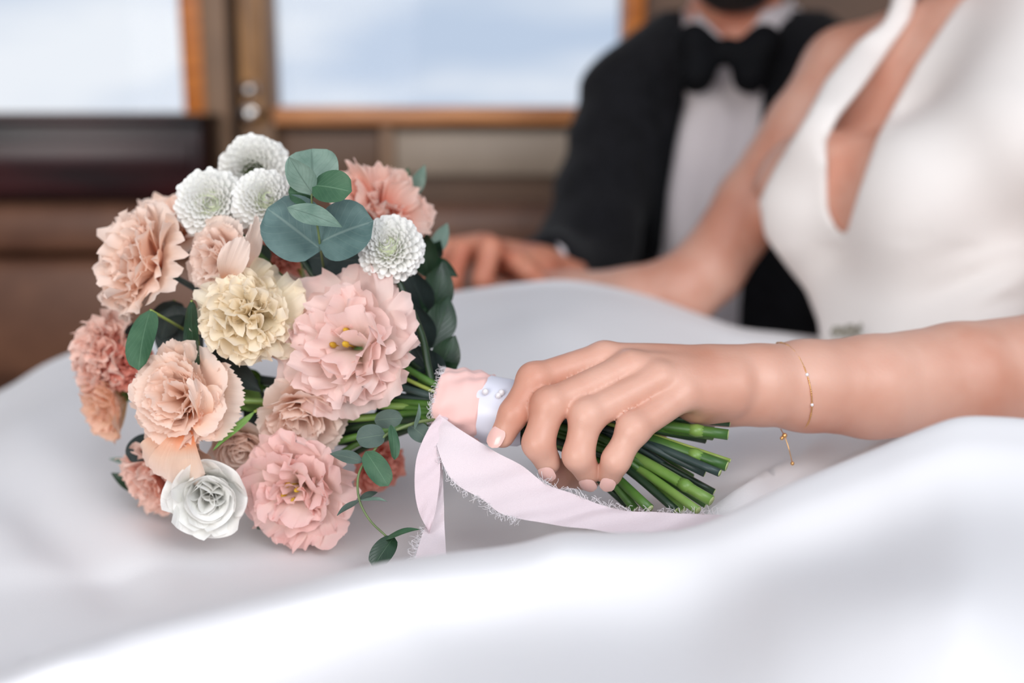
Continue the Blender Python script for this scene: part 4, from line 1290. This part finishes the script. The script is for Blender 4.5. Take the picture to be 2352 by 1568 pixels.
# ---------------------------------------------------------------- petals with a pose of their own
def petal_between(root, b0, t0, wpx, m, nrm=None, bend=.15, fold=.06, rim=.05, cupl=.25, seed=0, nu=29, nv=14, narrow=.3):
    r = np.random.RandomState(seed + 400); p = r.rand(8) * 6.28
    B = P(*b0); T = P(*t0); L = np.linalg.norm(T - B); al = (T - B) / L
    n = -FWD if nrm is None else (RGT * nrm[0] + UP * nrm[1] - FWD * nrm[2])
    n = n - al * (n @ al); n /= np.linalg.norm(n); sd = np.cross(al, n)
    Wd = wpx / FPX * (b0[2] + t0[2]) / 2
    vs, uv = [], []
    for j in range(nv):
        t = j / (nv - 1)
        hw = Wd / 2 * (narrow + (1 - narrow) * math.sin(min(1, t * 1.2) * math.pi / 2))
        for i in range(nu):
            u = -1 + 2 * i / (nu - 1)
            w_ = math.sin(7 * u + p[0]) + .5 * math.sin(13.5 * u + p[1]) + .3 * math.sin(24 * u + p[2])
            a = t - .28 * abs(u) ** 2.6 * t * t + rim * .6 * t ** 4 * math.cos(8 * u + p[3]) + .025 * t ** 8 * r.uniform(-1, 1)
            h = bend * math.sin(math.pi * t) + cupl * u * u * hw / L + fold * t ** 1.5 * math.sin(3 * u + p[4]) + rim * t ** 4 * w_
            vs.append(B + al * a * L + sd * u * hw + n * h * L)
            uv.append((u * .5 + .5, t))
    return obj('petal', vs, grid_faces(nu, nv), m, root, uv=uv)
FL = {o['label']: o for o in COL.objects if o.get('category') == 'flower'}
def by(t):
    return next(o for k, o in FL.items() if k.startswith(t))
q = by('pale peach carnation below')
petal_between(q, (530, 640, .672), (592, 500, .664), 46, M['p_pale'], (.7, .1, .7), .10, .05, .03, .8, 1)
petal_between(q, (520, 640, .668), (556, 545, .652), 66, M['p_pale'], (.3, .2, 1), .16, .05, .03, .6, 2)
q = by('big apricot')
petal_between(q, (462, 985, .652), (436, 868, .640), 56, M['p_peach'], (.8, .1, .7), .10, .06, .05, .9, 3)
petal_between(q, (440, 940, .655), (516, 950, .648), 120, M['p_peach'], (.1, .2, 1), .10, .06, .05, .3, 4)
petal_between(q, (440, 960, .660), (512, 1003, .656), 60, M['p_peach'], (.1, .5, 1), .06, .06, .03, .3, 5)
petal_between(q, (430, 900, .668), (395, 780, .660), 96, M['p_peach'], (-.1, .2, 1), -.08, .04, .03, .5, 6)
petal_between(q, (450, 900, .672), (428, 788, .650), 44, M['p_peach'], (.7, .1, .8), .06, .04, .03, .5, 7)
petal_between(q, (470, 895, .672), (514, 846, .655), 40, M['p_pale'], (.5, .4, .8), .08, .04, .06, .5, 8)
q = by('apricot carnation hanging')
petal_between(q, (425, 985, .655), (412, 1108, .662), 130, M['p_peach'], (0, .1, 1), .14, .05, .04, .35, 10)
petal_between(q, (400, 985, .660), (355, 1080, .672), 90, M['p_peach'], (-.3, .1, 1), .14, .05, .04, .35, 11)
q = by('coral ruffled lisianthus')
for k, (b0, t0, w_, n_) in enumerate([((858, 470, .735), (800, 372, .735), 62, (-.3, .1, 1)), ((872, 470, .74), (868, 376, .74), 64, (.2, .1, 1)), ((890, 490, .735), (952, 430, .735), 80, (.3, .3, 1)), ((900, 510, .73), (988, 520, .735), 84, (.2, .3, 1)), ((880, 480, .735), (905, 400, .735), 50, (.6, .2, .8))]):
    petal_between(q, b0, t0, w_, M['p_coral'], n_, .08, .10, .12, .4, 20 + k)

# ---------------------------------------------------------------- stems, gathered through the wrap to their cut ends
# cut ends: px, py, d, radius(px), material
ends = [(1675, 973, .655, 8, 'stem_dark'), (1672, 998, .645, 14, 'stem'), (1677, 1058, .64, 5.5, 'stem_yellow'), (1669, 1070, .636, 14, 'stem'),
        (1653, 1086, .630, 10, 'stem_blue'), (1606, 1118, .655, 8, 'stem_blue'), (1634, 1150, .628, 14, 'stem_light'), (1603, 1172, .620, 11, 'stem_light'),
        (1553, 1172, .63, 10, 'stem_dark'), (1493, 1168, .628, 12, 'stem'), (1600, 968, .66, 9, 'stem'), (1620, 1010, .66, 10, 'stem_dark'),
        (1590, 1095, .665, 9, 'stem'), (1640, 1130, .645, 9, 'stem_dark'), (1560, 1150, .65, 10, 'stem'), (1440, 1160, .65, 9, 'stem_dark'),
        (1530, 1120, .66, 10, 'stem'), (1620, 1160, .64, 8, 'stem')]
srt = sorted(range(len(stems)), key=lambda i: project(stems[i][1][None, :])[1][0])
ends_s = sorted(ends, key=lambda e: e[1] - .25 * e[0])
for n_, i in enumerate(srt):
    root, start, nm = stems[i]
    k = min(len(ends_s) - 1, int(n_ * len(ends_s) / len(srt)))
    first = (n_ == 0) or int((n_ - 1) * len(ends_s) / len(srt)) != k
    ex, ey, ed, er, em = ends_s[k]
    t = n_ / (len(srt) - 1)
    dz = .0075 * math.sin(n_ * 2.4)
    jx, jy = (0, 0) if first else (-28 - 6 * (n_ % 3), 5 * (n_ % 3) - 4)
    r_ = er * .64 / FPX * .92
    p4 = P(ex + jx, ey + jy, ed + (0 if first else .012))
    p3 = P(min(1440, ex - 130), 948 + t * 140 - .35 * max(0, 1570 - ex), .656 + dz * .6)
    p3b = P(1300, 915 + t * 118, .660 + dz * .6)
    p2 = P(1110, 885 + t * 82, .668 + dz)
    p1 = P(1005, 878 + t * 88, .674 + dz)
    mid = start * .45 + P(900, 880 + t * 80, .70) * .55
    if 'greenish centre' in root['label']:
        start, mid = P(898, 600, .672), P(938, 690, .668) * .5 + P(968, 768, .672) * .5
        c0 = [start, P(925, 668, .668), P(968, 768, .670), p1]
    else:
        c0 = [start, mid, p1]
    c = catmull(c0 + [ p2, p3b, p3, p4], 6)
    rr = list(np.interp(np.linspace(0, 1, len(c)), [0, .3, .5, 1], [min(r_, .0018), min(r_, .0022), min(r_, .003), r_]))
    MB().tube(c, rr, 10).build('stem', M[em], root)
    ax_ = (c[-1] - c[-2]); ax_ /= np.linalg.norm(ax_)
    MB().tube([c[-1] - ax_ * .0004, c[-1] + ax_ * .0003], [rr[-1] * .9, rr[-1] * .86], 10).build('cut_end', M['cut'], root)
    if er >= 14 and first:
        q = c[-1] * .42 + c[-4] * .58
        MB().tube([q - ax_ * .004, q, q + ax_ * .004], [rr[-1], rr[-1] * 1.22, rr[-1]], 10).build('node', M['stem_light'], root)
# visible stem of the right chrysanthemum
# ---------------------------------------------------------------- ribbon
rb = empty('ribbon', P(1090, 925, .67), 'blush pink frayed silk ribbon wound round the stems with long loose tails', 'ribbon')
a0, a1 = P(1016, 922, .672), P(1180, 950, .664)
axn = (a1 - a0) / np.linalg.norm(a1 - a0)
e_u = UP - axn * (UP @ axn); e_u /= np.linalg.norm(e_u); e_v = np.cross(axn, e_u)
def sleeve(t0, t1, r0, r1, m, nm, seed, amp, nfold, n=64, k=14, tw=1.0):
    r = np.random.RandomState(seed); ph = r.rand(8) * 6.28
    v = []
    for j in range(k):
        s_ = j / (k - 1)
        for i in range(n):
            a = 2 * math.pi * i / n
            rad = (r0 + (r1 - r0) * s_) + .0012 * math.sin(math.pi * s_)
            rad += amp * (math.sin(nfold * math.pi * s_ + tw * math.sin(a + ph[0]) * 1.4 + ph[1]) * (.6 + .4 * math.sin(a * 2 + ph[2])))
            rad += amp * .9 * math.sin(9 * a + 7 * s_ + 2 * math.sin(3 * a + ph[4])) * (1 if nm == 'wrap' else 0)
            if j in (0, k - 1): rad -= .0012
            c = a0 + (a1 - a0) * (t0 + (t1 - t0) * s_) + axn * .0015 * math.sin(a + ph[3])
            v.append(c + (e_u * math.cos(a) + e_v * math.sin(a)) * rad)
    f = [(j * n + i, j * n + (i + 1) % n, (j + 1) * n + (i + 1) % n, (j + 1) * n + i) for j in range(k - 1) for i in range(n)]
    return obj(nm, v, f, m, rb)
sleeve(.0, .64, .0196, .0204, M['wrap'], 'wrap', 3, .0007, 5, k=44, tw=5.0)
sleeve(.45, 1.15, .0196, .0180, M['wrap_white'], 'lining', 5, .0003, 3)
def strip_part(L_, R_, m, nm, n=10, sag=.002):
    l = catmull([P(*p) for p in L_], n); r = catmull([P(*p) for p in R_], n)
    nu = 9; v = []
    for j in range(len(l)):
        for i in range(nu):
            t = i / (nu - 1)
            v.append(l[j] * (1 - t) + r[j] * t + UP * sag * math.sin(math.pi * t) * math.sin(j * .21) + FWD * .0008 * math.sin(j * .5 + t * 5))
    f = grid_faces(nu, len(l))
    return obj(nm, v, f, m, rb), l, r
s1, lA, rA = strip_part([(1012, 955, .650), (1060, 988, .640), (1131, 1033, .630), (1200, 1070, .622), (1254, 1111, .616), (1310, 1131, .612), (1373, 1156, .610), (1436, 1172, .608), (1515, 1176, .606), (1600, 1180, .604), (1720, 1182, .598), (1900, 1175, .588)],
                        [(1000, 985, .650), (1004, 1025, .640), (1036, 1100, .628), (1106, 1146, .618), (1153, 1180, .612), (1200, 1192, .606), (1280, 1206, .602), (1360, 1216, .598), (1450, 1228, .594), (1560, 1234, .588), (1680, 1222, .580), (1860, 1205, .572)],
                        M['ribbon'], 'tail')
s2, lB, rB = strip_part([(1010, 950, .652), (984, 985, .645), (960, 1040, .638), (952, 1100, .632), (960, 1170, .626), (984, 1218, .620)],
                        [(1030, 960, .652), (1014, 1000, .645), (1012, 1045, .638), (1010, 1100, .632), (1002, 1165, .626), (988, 1218, .620)],
                        M['ribbon_dusk'], 'tail')
s3, lC, rC = strip_part([(1012, 1050, .640), (1008, 1100, .636), (996, 1160, .631), (972, 1220, .622), (950, 1292, .600)],
                        [(1016, 1050, .640), (1018, 1110, .636), (1020, 1170, .631), (1022, 1230, .622), (1026, 1284, .600)],
                        M['ribbon'], 'tail')
# frayed threads
fr = MB(); rr_ = random.Random(3)
def fray(curve, a, b, n, out_, L=.005, curlf=1.0):
    for _ in range(n):
        t = a + (b - a) * rr_.random()
        i = t * (len(curve) - 1); k = int(i); q = curve[k] + (curve[min(k + 1, len(curve) - 1)] - curve[k]) * (i - k)
        tg = curve[min(k + 1, len(curve) - 1)] - curve[max(k - 1, 0)]; tg /= np.linalg.norm(tg) + 1e-9
        d0 = out_ * rr_.uniform(.3, 1) + tg * rr_.uniform(-.9, .9) - FWD * rr_.uniform(-.2, .6)
        d0 /= np.linalg.norm(d0)
        LL = L * rr_.uniform(.3, 1.1); sd = tg * rr_.uniform(-1, 1) * curlf + UP * rr_.uniform(-.5, .5)
        fr.tube([q - d0 * .001, q + d0 * LL * .4, q + d0 * LL * .75 + sd * LL * .25, q + d0 * LL * .85 + sd * LL * .6], .00013, 3, cap=False)
fray(lA, .33, .88, 130, UP, .0055)
fray(rA, .05, .45, 110, -UP - RGT * .2, .0050)
fray(lC, .05, .98, 60, -RGT, .004)
fray(lC, .8, .98, 30, -RGT, .007)
rim = [a0 + (e_u * math.cos(a) + e_v * math.sin(a)) * .020 for a in np.linspace(0, 2 * math.pi, 60)]
fray(rim, 0, 1, 260, -axn, .0055)
o = fr.build('frayed_threads', M['thread'], rb); o['kind'] = 'stuff'
# pearl headed pins in the wrap
for i, (x, y) in enumerate([(1115, 899), (1145, 908), (1152, 901)]):
    c = a0 + (a1 - a0) * ((x - 1016) / 164.0)
    px_, py_, d_ = project(c[None, :])
    c = P(x, y, .6475)
    pn = empty('pearl_pin', c, ['pearl headed pin in the ribbon wrap, the one furthest from the fingers', 'pearl headed pin in the ribbon wrap, lower of the two beside the index finger', 'pearl headed pin in the ribbon wrap touching the index finger'][i], 'pin', 'pins in the ribbon wrap')
    MB().ball(c, .0019, 12, 8).build('pearl', M['pearl'], pn)
    MB().tube([c, c + FWD * .012], .0004, 6).build('shaft', M['chrome'], pn)
